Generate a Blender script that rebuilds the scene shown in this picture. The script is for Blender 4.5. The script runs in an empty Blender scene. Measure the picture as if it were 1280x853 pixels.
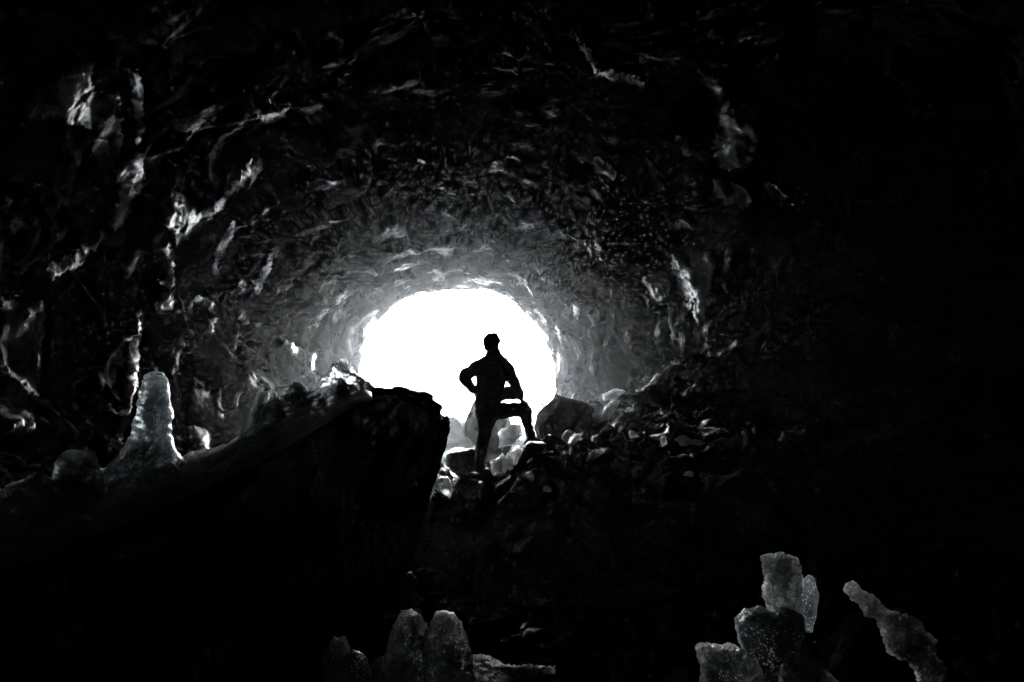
import bpy, bmesh, math, random
import numpy as np
from mathutils import Vector, Matrix
from mathutils.bvhtree import BVHTree

random.seed(7)
scene = bpy.context.scene
COL = scene.collection
F = 853.33                     # focal length in photo pixels (24 mm on 36 mm, 1280 wide)
PITCH = math.radians(4.0)
CP, SP = math.cos(PITCH), math.sin(PITCH)

# ------------------------------------------------------------------ helpers
def ray(px, py):
    x = (px - 640.0) / F
    v = (426.5 - py) / F
    return x, CP - v * SP, SP + v * CP

def P(px, py, Y):
    x, y, z = ray(px, py)
    s = Y / y
    return Vector((x * s, Y, z * s))

def tag(o, label=None, cat=None, group=None, kind=None):
    if label: o['label'] = label
    if cat: o['category'] = cat
    if group: o['group'] = group
    if kind: o['kind'] = kind
    return o

def link_mesh(name, verts, faces, mat=None, parent=None, smooth=True, center=True):
    """verts Nx3 array (world), faces list or array; object origin at the base of the thing"""
    V = np.asarray(verts, dtype=np.float64)
    if parent is not None:
        off = np.array(parent.matrix_world.translation) if parent.type == 'EMPTY' else np.array(parent['_org'])
    elif center:
        off = np.array([(V[:, 0].min() + V[:, 0].max()) / 2, (V[:, 1].min() + V[:, 1].max()) / 2, V[:, 2].min()])
    else:
        off = np.zeros(3)
    me = bpy.data.meshes.new(name)
    Fa = faces if isinstance(faces, list) else faces.tolist()
    me.from_pydata((V - off).tolist(), [], Fa)
    me.update()
    if smooth:
        me.polygons.foreach_set('use_smooth', np.ones(len(me.polygons), dtype=bool))
    o = bpy.data.objects.new(name, me)
    COL.objects.link(o)
    if parent is not None:
        o.parent = parent
    else:
        o.location = off
    if mat: me.materials.append(mat)
    return o

# ---- vectorised gradient noise
_rng = np.random.RandomState(11)
_perm = _rng.permutation(256)
_perm = np.concatenate([_perm, _perm, _perm])
_g = _rng.normal(size=(256, 3)); _g /= np.linalg.norm(_g, axis=1)[:, None]
def noise(p):
    p = np.asarray(p, dtype=np.float64)
    i = np.floor(p).astype(np.int64); f = p - i
    u = f * f * f * (f * (f * 6 - 15) + 10)
    i &= 255
    out = 0
    for dx in (0, 1):
        wx = u[..., 0] if dx else 1 - u[..., 0]
        for dy in (0, 1):
            wy = u[..., 1] if dy else 1 - u[..., 1]
            for dz in (0, 1):
                wz = u[..., 2] if dz else 1 - u[..., 2]
                h = _perm[_perm[_perm[(i[..., 0] + dx) & 255] + ((i[..., 1] + dy) & 255)] + ((i[..., 2] + dz) & 255)]
                g = _g[h]
                d = g[..., 0] * (f[..., 0] - dx) + g[..., 1] * (f[..., 1] - dy) + g[..., 2] * (f[..., 2] - dz)
                out = out + wx * wy * wz * d
    return out * 1.5
def fbm(p, oct=4, gain=0.5, lac=2.03):
    p = np.asarray(p, dtype=np.float64); a, s = 1.0, 0
    for k in range(oct):
        s = s + a * noise(p + 17.3 * k); p = p * lac; a *= gain
    return s
def ridged(p, oct=4, gain=0.5, lac=2.1):
    p = np.asarray(p, dtype=np.float64); a, s = 1.0, 0
    for k in range(oct):
        s = s + a * (1 - 2 * np.abs(noise(p + 9.7 * k))); p = p * lac; a *= gain
    return s
def cell(p, jit=1.0):
    """distance to nearest / second nearest feature point"""
    p = np.asarray(p, dtype=np.float64)
    i = np.floor(p).astype(np.int64)
    d1 = np.full(p.shape[:-1], 9.0); d2 = d1.copy(); hid = np.zeros(p.shape[:-1])
    for dx in (-1, 0, 1):
        for dy in (-1, 0, 1):
            for dz in (-1, 0, 1):
                c = i + np.array([dx, dy, dz])
                h = _perm[_perm[_perm[c[..., 0] & 255] + (c[..., 1] & 255)] + (c[..., 2] & 255)]
                fp = c + 0.5 + 0.45 * jit * _g[h]
                d = np.linalg.norm(p - fp, axis=-1)
                near = d < d1
                d2 = np.where(near, d1, np.minimum(d2, d))
                hid = np.where(near, h / 255.0, hid)
                d1 = np.where(near, d, d1)
    return d1, d2, hid
def facet(p, tilt=1.0, step=0.5):
    """broken-rock relief: every cell is a randomly tilted plane"""
    p = np.asarray(p, dtype=np.float64)
    p = p + 0.35 * np.stack([noise(p * 1.3 + 7), noise(p * 1.3 + 19), noise(p * 1.3 + 33)], -1)
    i = np.floor(p).astype(np.int64)
    d1 = np.full(p.shape[:-1], 9.0); val = np.zeros(p.shape[:-1])
    for dx in (-1, 0, 1):
        for dy in (-1, 0, 1):
            for dz in (-1, 0, 1):
                c = i + np.array([dx, dy, dz])
                h = _perm[_perm[_perm[c[..., 0] & 255] + (c[..., 1] & 255)] + (c[..., 2] & 255)]
                r = p - (c + 0.5 + 0.45 * _g[h])
                d = np.linalg.norm(r, axis=-1)
                v = tilt * np.sum(r * _g[(h + 91) & 255], -1) + step * (h / 255.0 - 0.5)
                near = d < d1
                val = np.where(near, v, val); d1 = np.where(near, d, d1)
    return val
def smooth01(x, a, b):
    t = np.clip((x - a) / (b - a), 0, 1)
    return t * t * (3 - 2 * t)

def grid_faces(nu, nv, wrap=False):
    """vertex index = u*nv + v ; wrap closes v"""
    u = np.arange(nu - 1)[:, None]; v = np.arange(nv if wrap else nv - 1)[None, :]
    v2 = (v + 1) % nv
    a = u * nv + v; b = u * nv + v2; c = (u + 1) * nv + v2; d = (u + 1) * nv + v
    return np.stack([a, b, c, d], -1).reshape(-1, 4)

# ------------------------------------------------------------------ materials
def new_mat(name):
    m = bpy.data.materials.new(name); m.use_nodes = True
    nt = m.node_tree
    return m, nt, nt.nodes['Principled BSDF'], nt.nodes, nt.links

def rock_mat(name, lo=0.012, hi=0.045, rough=(0.28, 0.65), tint=(1.0, 1.0, 0.98), bump=0.6, scale=1.0, moss=0.0, bdist=0.04, spec=(0.05, 0.6), wetscale=1.6, sheenY=None, sheenZ=None, n2s=22.0, vos=14.0):
    m, nt, b, N, L = new_mat(name)
    tc = N.new('ShaderNodeNewGeometry')
    mp = N.new('ShaderNodeMapping'); mp.inputs['Scale'].default_value = (scale,) * 3
    L.new(tc.outputs['Position'], mp.inputs['Vector'])
    n1 = N.new('ShaderNodeTexNoise'); n1.inputs['Scale'].default_value = 3.0; n1.inputs['Detail'].default_value = 8; n1.inputs['Roughness'].default_value = 0.65
    n2 = N.new('ShaderNodeTexNoise'); n2.inputs['Scale'].default_value = n2s; n2.inputs['Detail'].default_value = 6; n2.inputs['Roughness'].default_value = 0.7
    vo = N.new('ShaderNodeTexVoronoi'); vo.inputs['Scale'].default_value = vos; vo.feature = 'F1'
    for n in (n1, n2, vo): L.new(mp.outputs[0], n.inputs['Vector'])
    cr = N.new('ShaderNodeValToRGB')
    cr.color_ramp.elements[0].position = 0.3; cr.color_ramp.elements[1].position = 0.72
    cr.color_ramp.elements[0].color = (lo * tint[0], lo * tint[1], lo * tint[2], 1)
    cr.color_ramp.elements[1].color = (hi * tint[0], hi * tint[1], hi * tint[2], 1)
    L.new(n1.outputs['Fac'], cr.inputs['Fac'])
    col = cr.outputs['Color']
    if moss > 0:
        n3 = N.new('ShaderNodeTexNoise'); n3.inputs['Scale'].default_value = 1.1; n3.inputs['Detail'].default_value = 7; n3.inputs['Roughness'].default_value = 0.75
        L.new(mp.outputs[0], n3.inputs['Vector'])
        r3 = N.new('ShaderNodeValToRGB'); r3.color_ramp.elements[0].position = 0.55; r3.color_ramp.elements[1].position = 0.66
        L.new(n3.outputs['Fac'], r3.inputs['Fac'])
        mx = N.new('ShaderNodeMix'); mx.data_type = 'RGBA'
        ml = N.new('ShaderNodeMath'); ml.operation = 'MULTIPLY'; ml.inputs[1].default_value = moss
        L.new(r3.outputs['Color'], ml.inputs[0]); L.new(ml.outputs[0], mx.inputs['Factor'])
        L.new(col, mx.inputs['A']); mx.inputs['B'].default_value = (0.16, 0.14, 0.07, 1)
        col = mx.outputs['Result']
    L.new(col, b.inputs['Base Color'])
    mr = N.new('ShaderNodeMapRange'); mr.inputs['From Min'].default_value = 0.35; mr.inputs['From Max'].default_value = 0.65
    mr.inputs['To Min'].default_value = rough[0]; mr.inputs['To Max'].default_value = rough[1]
    L.new(n2.outputs['Fac'], mr.inputs['Value']); L.new(mr.outputs[0], b.inputs['Roughness'])
    ad = N.new('ShaderNodeMath'); ad.operation = 'MULTIPLY_ADD'; ad.inputs[1].default_value = 0.6
    L.new(vo.outputs['Distance'], ad.inputs[0]); L.new(n2.outputs['Fac'], ad.inputs[2])
    bp = N.new('ShaderNodeBump'); bp.inputs['Strength'].default_value = bump; bp.inputs['Distance'].default_value = bdist
    L.new(ad.outputs[0], bp.inputs['Height']); L.new(bp.outputs[0], b.inputs['Normal'])
    n4 = N.new('ShaderNodeTexNoise'); n4.inputs['Scale'].default_value = wetscale; n4.inputs['Detail'].default_value = 9; n4.inputs['Roughness'].default_value = 0.7
    L.new(mp.outputs[0], n4.inputs['Vector'])
    sp = N.new('ShaderNodeMapRange'); sp.inputs['From Min'].default_value = 0.54; sp.inputs['From Max'].default_value = 0.66
    sp.inputs['To Min'].default_value = spec[0]; sp.inputs['To Max'].default_value = spec[1]
    L.new(n4.outputs['Fac'], sp.inputs['Value'])
    spo = sp.outputs[0]
    if sheenY:   # paints light falloff into the specular: weaker away from mouth and ceiling
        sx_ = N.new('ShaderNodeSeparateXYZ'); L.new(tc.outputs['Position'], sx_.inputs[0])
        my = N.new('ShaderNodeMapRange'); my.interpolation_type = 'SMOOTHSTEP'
        my.inputs['From Min'].default_value = sheenY[0]; my.inputs['From Max'].default_value = sheenY[1]; my.inputs['To Min'].default_value = sheenY[2]
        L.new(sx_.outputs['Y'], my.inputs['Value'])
        if sheenZ:
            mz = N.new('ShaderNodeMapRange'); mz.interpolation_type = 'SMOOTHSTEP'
            mz.inputs['From Min'].default_value = sheenZ[0]; mz.inputs['From Max'].default_value = sheenZ[1]; mz.inputs['To Min'].default_value = sheenZ[2]
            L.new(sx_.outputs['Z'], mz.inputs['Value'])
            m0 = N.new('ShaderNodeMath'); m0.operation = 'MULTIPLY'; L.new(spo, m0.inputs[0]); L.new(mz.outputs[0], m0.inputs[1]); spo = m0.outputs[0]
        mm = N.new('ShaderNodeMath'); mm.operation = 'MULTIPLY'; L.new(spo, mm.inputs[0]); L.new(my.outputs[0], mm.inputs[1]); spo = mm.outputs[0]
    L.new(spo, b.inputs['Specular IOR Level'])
    return m

def ice_mat(name, specks=None, lowk=0.55, stretch=None, nsc=9.0, col=(0.62, 0.68, 0.70), rad=0.10, rough=(0.08, 0.32), bump=0.5, scale=1.0, bub=45, sss=0.85, bdist=0.012, trans=0.6):
    m, nt, b, N, L = new_mat(name)
    g = N.new('ShaderNodeNewGeometry')
    mp = N.new('ShaderNodeMapping'); mp.inputs['Scale'].default_value = (scale,) * 3
    L.new(g.outputs['Position'], mp.inputs['Vector'])
    n1 = N.new('ShaderNodeTexNoise'); n1.inputs['Scale'].default_value = nsc; n1.inputs['Detail'].default_value = 7; n1.inputs['Roughness'].default_value = 0.65
    vo = N.new('ShaderNodeTexVoronoi'); vo.inputs['Scale'].default_value = bub; vo.feature = 'F1'
    n2 = N.new('ShaderNodeTexNoise'); n2.inputs['Scale'].default_value = 30; n2.inputs['Detail'].default_value = 4
    for n in (n1, vo, n2): L.new(mp.outputs[0], n.inputs['Vector'])
    if stretch: mp.inputs['Scale'].default_value = stretch
    cr = N.new('ShaderNodeValToRGB'); cr.color_ramp.elements[0].position = 0.42 if stretch else 0.36; cr.color_ramp.elements[1].position = 0.66
    k = lowk
    cr.color_ramp.elements[0].color = (col[0] * k, col[1] * k, col[2] * k, 1)
    cr.color_ramp.elements[1].color = (*col, 1)
    L.new(n1.outputs['Fac'], cr.inputs['Fac'])
    colo = cr.outputs['Color']
    if specks:   # clusters of trapped white bubbles
        v5 = N.new('ShaderNodeTexVoronoi'); v5.inputs['Scale'].default_value = specks[0]; v5.inputs['Randomness'].default_value = 1.0
        n5 = N.new('ShaderNodeTexNoise'); n5.inputs['Scale'].default_value = specks[0] * 0.12; n5.inputs['Detail'].default_value = 3
        v6 = N.new('ShaderNodeTexVoronoi'); v6.feature = 'DISTANCE_TO_EDGE'; v6.inputs['Scale'].default_value = specks[0] * 0.16
        wn = N.new('ShaderNodeVectorMath'); wn.operation = 'MULTIPLY_ADD'; wn.inputs[1].default_value = (0.05,) * 3
        for n in (v5, n5): L.new(mp.outputs[0], n.inputs['Vector'])
        L.new(n1.outputs['Color'], wn.inputs[0]); L.new(mp.outputs[0], wn.inputs[2]); L.new(wn.outputs[0], v6.inputs['Vector'])
        th_ = N.new('ShaderNodeMapRange'); th_.inputs['From Min'].default_value = 0.40; th_.inputs['From Max'].default_value = 0.70
        th_.inputs['To Min'].default_value = 0.02; th_.inputs['To Max'].default_value = 0.48
        L.new(n5.outputs['Fac'], th_.inputs['Value'])
        lt = N.new('ShaderNodeMath'); lt.operation = 'LESS_THAN'; L.new(v5.outputs['Distance'], lt.inputs[0]); L.new(th_.outputs[0], lt.inputs[1])
        cl = N.new('ShaderNodeMapRange'); cl.inputs['From Min'].default_value = 0.0; cl.inputs['From Max'].default_value = 0.035
        cl.inputs['To Min'].default_value = specks[1]; cl.inputs['To Max'].default_value = 0.0
        L.new(v6.outputs['Distance'], cl.inputs['Value'])
        mxx = N.new('ShaderNodeMath'); mxx.operation = 'MAXIMUM'; L.new(lt.outputs[0], mxx.inputs[0]); L.new(cl.outputs[0], mxx.inputs[1])
        mc = N.new('ShaderNodeMix'); mc.data_type = 'RGBA'; L.new(mxx.outputs[0], mc.inputs['Factor']); L.new(colo, mc.inputs['A']); mc.inputs['B'].default_value = (0.92, 0.95, 0.96, 1)
        colo = mc.outputs['Result']
        tr = N.new('ShaderNodeMapRange'); tr.inputs['To Min'].default_value = trans; tr.inputs['To Max'].default_value = 0.0
        L.new(mxx.outputs[0], tr.inputs['Value']); L.new(tr.outputs[0], b.inputs['Transmission Weight'])
    L.new(colo, b.inputs['Base Color'])
    b.inputs['Subsurface Weight'].default_value = sss
    b.inputs['Subsurface Radius'].default_value = (0.97, 1.0, 1.02)
    b.inputs['Subsurface Scale'].default_value = rad
    b.inputs['IOR'].default_value = 1.31
    b.inputs['Transmission Weight'].default_value = trans
    b.inputs['Specular IOR Level'].default_value = 0.8
    mr = N.new('ShaderNodeMapRange'); mr.inputs['From Min'].default_value = 0.35; mr.inputs['From Max'].default_value = 0.65
    mr.inputs['To Min'].default_value = rough[0]; mr.inputs['To Max'].default_value = rough[1]
    L.new(n2.outputs['Fac'], mr.inputs['Value']); L.new(mr.outputs[0], b.inputs['Roughness'])
    # bubbles and dimples
    r2 = N.new('ShaderNodeValToRGB'); r2.color_ramp.elements[0].position = 0.05; r2.color_ramp.elements[1].position = 0.35
    L.new(vo.outputs['Distance'], r2.inputs['Fac'])
    ad = N.new('ShaderNodeMath'); ad.operation = 'MULTIPLY_ADD'; ad.inputs[1].default_value = 0.35
    L.new(r2.outputs['Color'], ad.inputs[0]); L.new(n1.outputs['Fac'], ad.inputs[2])
    ad2 = N.new('ShaderNodeMath'); ad2.operation = 'MULTIPLY_ADD'; ad2.inputs[1].default_value = 0.3
    L.new(n2.outputs['Fac'], ad2.inputs[0]); L.new(ad.outputs[0], ad2.inputs[2])
    bp = N.new('ShaderNodeBump'); bp.inputs['Strength'].default_value = bump; bp.inputs['Distance'].default_value = bdist
    L.new(ad2.outputs[0], bp.inputs['Height']); L.new(bp.outputs[0], b.inputs['Normal'])
    return m

def plain_mat(name, col, rough=0.7, nscale=120, bump=0.25, bdist=0.002, spec=0.3):
    m, nt, b, N, L = new_mat(name)
    tc = N.new('ShaderNodeTexCoord')
    n = N.new('ShaderNodeTexNoise'); n.inputs['Scale'].default_value = nscale; n.inputs['Detail'].default_value = 3
    L.new(tc.outputs['Object'], n.inputs['Vector'])
    cr = N.new('ShaderNodeValToRGB'); cr.color_ramp.elements[0].color = (*[c * 0.75 for c in col], 1); cr.color_ramp.elements[1].color = (*[c * 1.2 for c in col], 1)
    L.new(n.outputs['Fac'], cr.inputs['Fac']); L.new(cr.outputs['Color'], b.inputs['Base Color'])
    bp = N.new('ShaderNodeBump'); bp.inputs['Strength'].default_value = bump; bp.inputs['Distance'].default_value = bdist
    L.new(n.outputs['Fac'], bp.inputs['Height']); L.new(bp.outputs[0], b.inputs['Normal'])
    b.inputs['Roughness'].default_value = rough; b.inputs['Specular IOR Level'].default_value = spec
    return m

M_CAVE = rock_mat('cave_basalt', 0.004, 0.010, (0.20, 0.50), moss=0.12, bump=0.75, bdist=0.05, n2s=16.0, vos=9.0, spec=(0.0, 0.65), wetscale=1.3, sheenY=(7, 13, 0.04), sheenZ=(0.8, 2.6, 0.22))
M_GROUND = rock_mat('wet_rubble', 0.003, 0.008, (0.10, 0.38), bump=0.8, bdist=0.04, spec=(0.0, 1.0), wetscale=2.5, sheenY=(5.8, 7.8, 0.03))
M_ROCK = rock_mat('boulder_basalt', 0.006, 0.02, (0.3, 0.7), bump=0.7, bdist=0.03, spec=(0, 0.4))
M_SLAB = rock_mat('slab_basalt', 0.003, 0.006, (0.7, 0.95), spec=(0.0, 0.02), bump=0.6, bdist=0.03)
M_WET = rock_mat('wet_basalt', 0.008, 0.02, (0.06, 0.35), spec=(0.3, 1.0), wetscale=4, bump=1.0, bdist=0.05)
M_ICE = ice_mat('clear_ice', specks=(130, 0.08), col=(0.50, 0.55, 0.58), rad=0.30, trans=0.45, bump=0.6, bub=45, bdist=0.012)
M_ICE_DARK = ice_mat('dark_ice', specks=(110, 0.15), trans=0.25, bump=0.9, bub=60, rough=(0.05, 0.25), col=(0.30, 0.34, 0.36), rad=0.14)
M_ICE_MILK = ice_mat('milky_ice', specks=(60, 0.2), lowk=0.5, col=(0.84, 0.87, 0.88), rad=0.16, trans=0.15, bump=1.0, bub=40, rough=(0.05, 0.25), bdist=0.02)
M_ICE_CLEAR = ice_mat('glassy_ice', specks=(80, 0.2), lowk=0.7, col=(0.85, 0.90, 0.93), rad=0.2, trans=0.85, bump=0.8, bub=30, rough=(0.02, 0.15), bdist=0.015)
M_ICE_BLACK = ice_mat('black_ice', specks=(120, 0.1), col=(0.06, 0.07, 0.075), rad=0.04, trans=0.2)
M_ICE_SHEET = ice_mat('sheet_ice', col=(0.90, 0.93, 0.95), rad=0.35, lowk=0.35, rough=(0.08, 0.28), bump=0.9, bub=14, bdist=0.03, trans=0.0)
M_ICE_WALL = ice_mat('wall_ice', col=(0.50, 0.54, 0.56), rad=0.06, rough=(0.2, 0.5), bump=0.7, bdist=0.02, bub=20)
M_ICE_BUB = ice_mat('bubbly_ice', specks=(150, 0.16), lowk=0.30, col=(0.62, 0.65, 0.66), rad=0.24, trans=0.42, bump=0.8, bub=90, rough=(0.03, 0.15), bdist=0.014)
M_FROST = ice_mat('frost_crystals', trans=0.0, lowk=0.03, nsc=130.0, col=(1.0, 1.0, 1.0), rad=0.03, bump=1.0, bub=110, sss=0.4, bdist=0.02)
M_SNOW = plain_mat('snow', (0.78, 0.80, 0.82), 0.8, nscale=1.5, bump=0.4, bdist=0.08)

# ------------------------------------------------------------------ cave tunnel (structure)
MOUTH_Y = 20.0
def axis(Y):
    t = np.clip((Y) / MOUTH_Y, -0.6, 1.0)
    cx = 0.55 + (-1.69 - 0.55) * smooth01(t, -0.1, 1.05)
    cz = 1.15 + (0.42 - 1.15) * smooth01(t, 0.2, 1.0)
    return cx, cz
def radii(Y):
    yy = [-9, -7.5, -5, 0, 5, 8, 11, 14, 17, 19, 20]
    rx = [0.3, 2.6, 3.9, 5.1, 5.2, 4.9, 4.5, 4.0, 3.45, 3.02, 2.86]
    rz = [0.3, 2.0, 2.9, 3.3, 3.35, 3.3, 3.2, 3.1, 2.85, 2.68, 2.58]
    return np.interp(Y, yy, rx), np.interp(Y, yy, rz)
def cave_big(th, Y):
    """large relief: alcoves, arches, leaning ribs"""
    c, s = np.cos(th), np.sin(th)
    q = np.stack([c * 1.6, s * 1.6, Y * 0.33 + 3], -1)
    fade = smooth01(MOUTH_Y - Y, 0.0, 5)
    d = 0.55 * fbm(q, 2) * (0.15 + 0.85 * fade)
    q2 = np.stack([c * 2.5 + 5, s * 2.5, Y * 0.8], -1)
    d = d + 0.22 * fbm(q2, 2) * (0.2 + 0.8 * fade)
    alc = np.exp(-((Y - 8.0) / 2.1) ** 2) * smooth01(c, 0.35, 0.85)
    return d + 1.9 * alc
def cave_points(th, Y, detail=True):
    cx, cz = axis(Y); rx, rz = radii(Y)
    c, s = np.cos(th), np.sin(th)
    d = cave_big(th, Y)
    x = cx + (rx + d) * c; z = cz + (rz + d * 0.8) * s
    if detail:
        # position in metres along the arc, stretched to make scalloped shelves on the ceiling and vertical drips on the walls
        w = np.abs(s)
        p = np.stack([x, Y, z], -1)
        a = ridged(np.stack([x * 0.8, Y * 2.2, z * 0.9], -1) + 5, 4, 0.55)
        bb = fbm(p * 3.1 + 8, 5, 0.6)
        d1, d2, _ = cell(np.stack([x * 1.6, Y * 2.6, z * 1.3], -1))
        e, e2, _ = cell(p * 4.6 + 3)
        near = smooth01(MOUTH_Y - Y, -1, 6) * 0.55 + 0.45
        m1 = smooth01(fbm(p * 0.45 + 31, 2), -0.25, 0.45)
        m1 = m1 * (0.35 + 0.65 * smooth01(s, 0.0, 0.7)) + 0.12
        f1 = facet(np.stack([x * 1.0, Y * 1.5, z * 0.9], -1), 1.0, 0.6)
        f2 = facet(np.stack([x * 2.9, Y * 4.2, z * 2.6], -1) + 11, 1.0, 0.6)
        dd = (0.30 * f1 + (0.05 + 0.07 * m1) * f2 + 0.03 * a * m1 + 0.05 * bb * m1 - 0.12 * np.minimum(d1, 0.9) - 0.03 * m1 * np.minimum(e, 0.8) + 0.06) * near
        x = x + dd * c; z = z + dd * s
    return np.stack([x, Y + 0 * x, z], -1)

ny, nt_ = 520, 900
Ys = np.concatenate([np.linspace(-9, 2.5, 60, endpoint=False), np.linspace(2.5, MOUTH_Y, ny - 60)])
ths = np.linspace(0, 2 * np.pi, nt_, endpoint=False)
YY, TT = np.meshgrid(Ys, ths, indexing='ij')
V = cave_points(TT, YY)
rows = [V]
# rolling out of the mouth into the hillside
last = V[-1]; cxm, czm = axis(np.array(MOUTH_Y))
dirv = last - np.array([cxm, MOUTH_Y, czm]); dirv[:, 1] = 0
for k, (sc_, yo) in enumerate([(1.03, 0.25), (1.10, 0.45), (1.25, 0.6), (1.6, 0.9), (2.3, 1.3), (4, 2.5), (7, 4.5)]):
    r_ = np.array([cxm, MOUTH_Y + yo, czm]) + dirv * sc_
    r_[:, 1] += 0.25 * fbm(r_ * 1.3, 3) * min(1, k + 0.4)
    rows.append(r_[None])
V = np.concatenate(rows, 0)
cave_v = V.reshape(-1, 3)
cap = len(cave_v); cave_v = np.vstack([cave_v, [[0.55, -9.1, 1.0]]])
Fs = grid_faces(V.shape[0], nt_, True)
fl = Fs.tolist() + [[cap, (j + 1) % nt_, j] for j in range(nt_)]
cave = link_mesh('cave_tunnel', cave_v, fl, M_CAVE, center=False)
tag(cave, kind='structure')

# smooth version for ray casting
Yl = np.linspace(-2, MOUTH_Y, 180); Tl = np.linspace(0, 2 * np.pi, 240, endpoint=False)
A, B = np.meshgrid(Yl, Tl, indexing='ij')
low = cave_points(B, A, False)
bvh_low = BVHTree.FromPolygons(low.reshape(-1, 3).tolist(), grid_faces(180, 240, True).tolist())
_i0 = 60
bvh_det = BVHTree.FromPolygons(V[_i0:ny].reshape(-1, 3).tolist(), grid_faces(ny - _i0, nt_, True).tolist())
def det_hit(px, py):
    d = Vector(ray(px, py))
    loc, nor, idx, dist = bvh_det.ray_cast(Vector((0, 0, 0)), d.normalized())
    return None if loc is None else loc.y / d.y
def wall_hit(px, py):
    d = Vector(ray(px, py)).normalized()
    loc, nor, idx, dist = bvh_low.ray_cast(Vector((0, 0, 0)), d)
    if loc is None: return None
    if nor.dot(d) > 0: nor = -nor
    return loc, nor, d

# ------------------------------------------------------------------ ground (structure)
ridge_px = [300, 470, 505, 535, 560, 600, 640, 662, 690, 730, 780, 830, 880, 960, 1050, 1150, 1280, 1500]
ridge_py = [640, 720, 668, 640, 622, 613, 590, 566, 560, 562, 566, 560, 556, 550, 530, 500, 450, 380]
ridge_X = np.array([(p - 640) / F * 7.65 for p in ridge_px])
ridge_Z = np.array([P(p, q, 7.65).z for p, q in zip(ridge_px, ridge_py)])
def ground_z(X, Y, detail=True):
    r = np.interp(X, ridge_X, ridge_Z)
    front = -1.35 - 0.25 * smooth01(Y, 2.5, 5) + 0.55 * smooth01(X, 1.2, 4.5)
    up = smooth01(Y, 5.0, 7.3)
    z = front * (1 - up) + r * up
    # behind the ridge: a trough on the left, talus on the right
    tal = np.interp(X, [-6, -3, -0.5, 0.6, 1.3, 2.0, 2.8, 4.5, 8], [-0.9, -1.7, -1.75, -1.6, -1.0, -0.35, 0.25, 1.2, 2])
    far = np.interp(X, [-6, -3.2, 0.4, 0.9, 1.6, 3, 6], [-1.0, -1.5, -1.45, -1.1, -0.5, 0.4, 1])
    bk = smooth01(Y, 8.1, 9.8)
    z = z * (1 - bk) + tal * bk
    ff = smooth01(Y, 13, 18)
    z = z * (1 - ff) + far * ff
    if detail:
        p = np.stack([X, Y, z * 0.5], -1)
        d1, d2, h = cell(p * 1.9)
        e1, e2, h2 = cell(p * 4.7 + 3)
        z = z + 0.08 * (0.6 - d1) * (0.5 + h) + 0.04 * (0.5 - e1) * (0.4 + h2) + 0.05 * fbm(p * 2.5, 5, 0.6)
        fl_ = np.stack([X, Y, 0 * X], -1)
        z = z + 0.16 * facet(fl_ * 1.8, 1.0, 0.5) + 0.06 * facet(fl_ * 5.2 + 4, 1.0, 0.6) + 0.02 * facet(fl_ * 13 + 4, 1.0, 0.6)
    return z
gy = np.concatenate([np.linspace(-8, 1, 30, endpoint=False), np.linspace(1, 10, 330, endpoint=False), np.linspace(10, 22.5, 200)])
gx = np.linspace(-7, 7.5, 420)
A, B = np.meshgrid(gy, gx, indexing='ij')
Z = ground_z(B, A)
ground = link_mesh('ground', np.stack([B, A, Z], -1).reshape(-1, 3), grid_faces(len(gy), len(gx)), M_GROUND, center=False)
tag(ground, kind='structure')
def gz(x, y):
    return float(ground_z(np.array([x]), np.array([y]), False)[0])

# snow slope outside the mouth
sy = np.linspace(22.3, 62, 90); sx = np.linspace(-32, 32, 120)
A, B = np.meshgrid(sy, sx, indexing='ij')
Zs = -1.35 + 0.02 * (A - 22) + 0.35 * fbm(np.stack([B * 0.3, A * 0.3, 0 * A], -1), 4) + 0.002 * B ** 2 + 3.0 * smooth01(A, 45, 62)
snow = link_mesh('snow_ground', np.stack([B, A, Zs], -1).reshape(-1, 3), grid_faces(90, 120), M_SNOW, center=False)
tag(snow, kind='structure')

# ------------------------------------------------------------------ rocks and ice chunks
def ico(sub):
    bm = bmesh.new(); bmesh.ops.create_icosphere(bm, subdivisions=sub, radius=1.0)
    v = np.array([x.co[:] for x in bm.verts]); f = [[q.index for q in p.verts] for p in bm.faces]
    bm.free(); return v, f
ICO = {k: ico(k) for k in (3, 4, 5, 6)}
def rock_shape(seed, sub=5, cuts=16, rough=0.07, cutmin=0.5):
    rs = np.random.RandomState(seed)
    v, f = ICO[sub]; v = v.copy()
    for k in range(cuts):
        n = rs.normal(size=3); n /= np.linalg.norm(n)
        d = rs.uniform(cutmin, 0.92)
        e = np.maximum(0, v @ n - d)
        v -= e[:, None] * n * 0.96
    n0 = v / np.linalg.norm(v, axis=1)[:, None]
    off = rs.uniform(0, 50, 3)
    v = v + n0 * (rough * fbm(v * 2.2 + off, 5, 0.55) - rough * 0.8 * np.minimum(cell(v * 3 + off)[0], 0.7))[:, None]
    mn, mx_ = v.min(0), v.max(0)
    v = (v - (mn + mx_) / 2) / ((mx_ - mn) / 2)
    return v, f
bvh_gnd = BVHTree.FromPolygons(np.stack([np.meshgrid(gy, gx, indexing='ij')[1], np.meshgrid(gy, gx, indexing='ij')[0], Z], -1).reshape(-1, 3).tolist(), grid_faces(len(gy), len(gx)).tolist())
def surf_Y(px, py):
    d = Vector(ray(px, py)).normalized(); best = 1e9
    for bv in (bvh_gnd, bvh_det):
        loc, _, _, _ = bv.ray_cast(Vector((0, 0, 0)), d)
        if loc is not None: best = min(best, loc.y)
    return best
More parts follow.
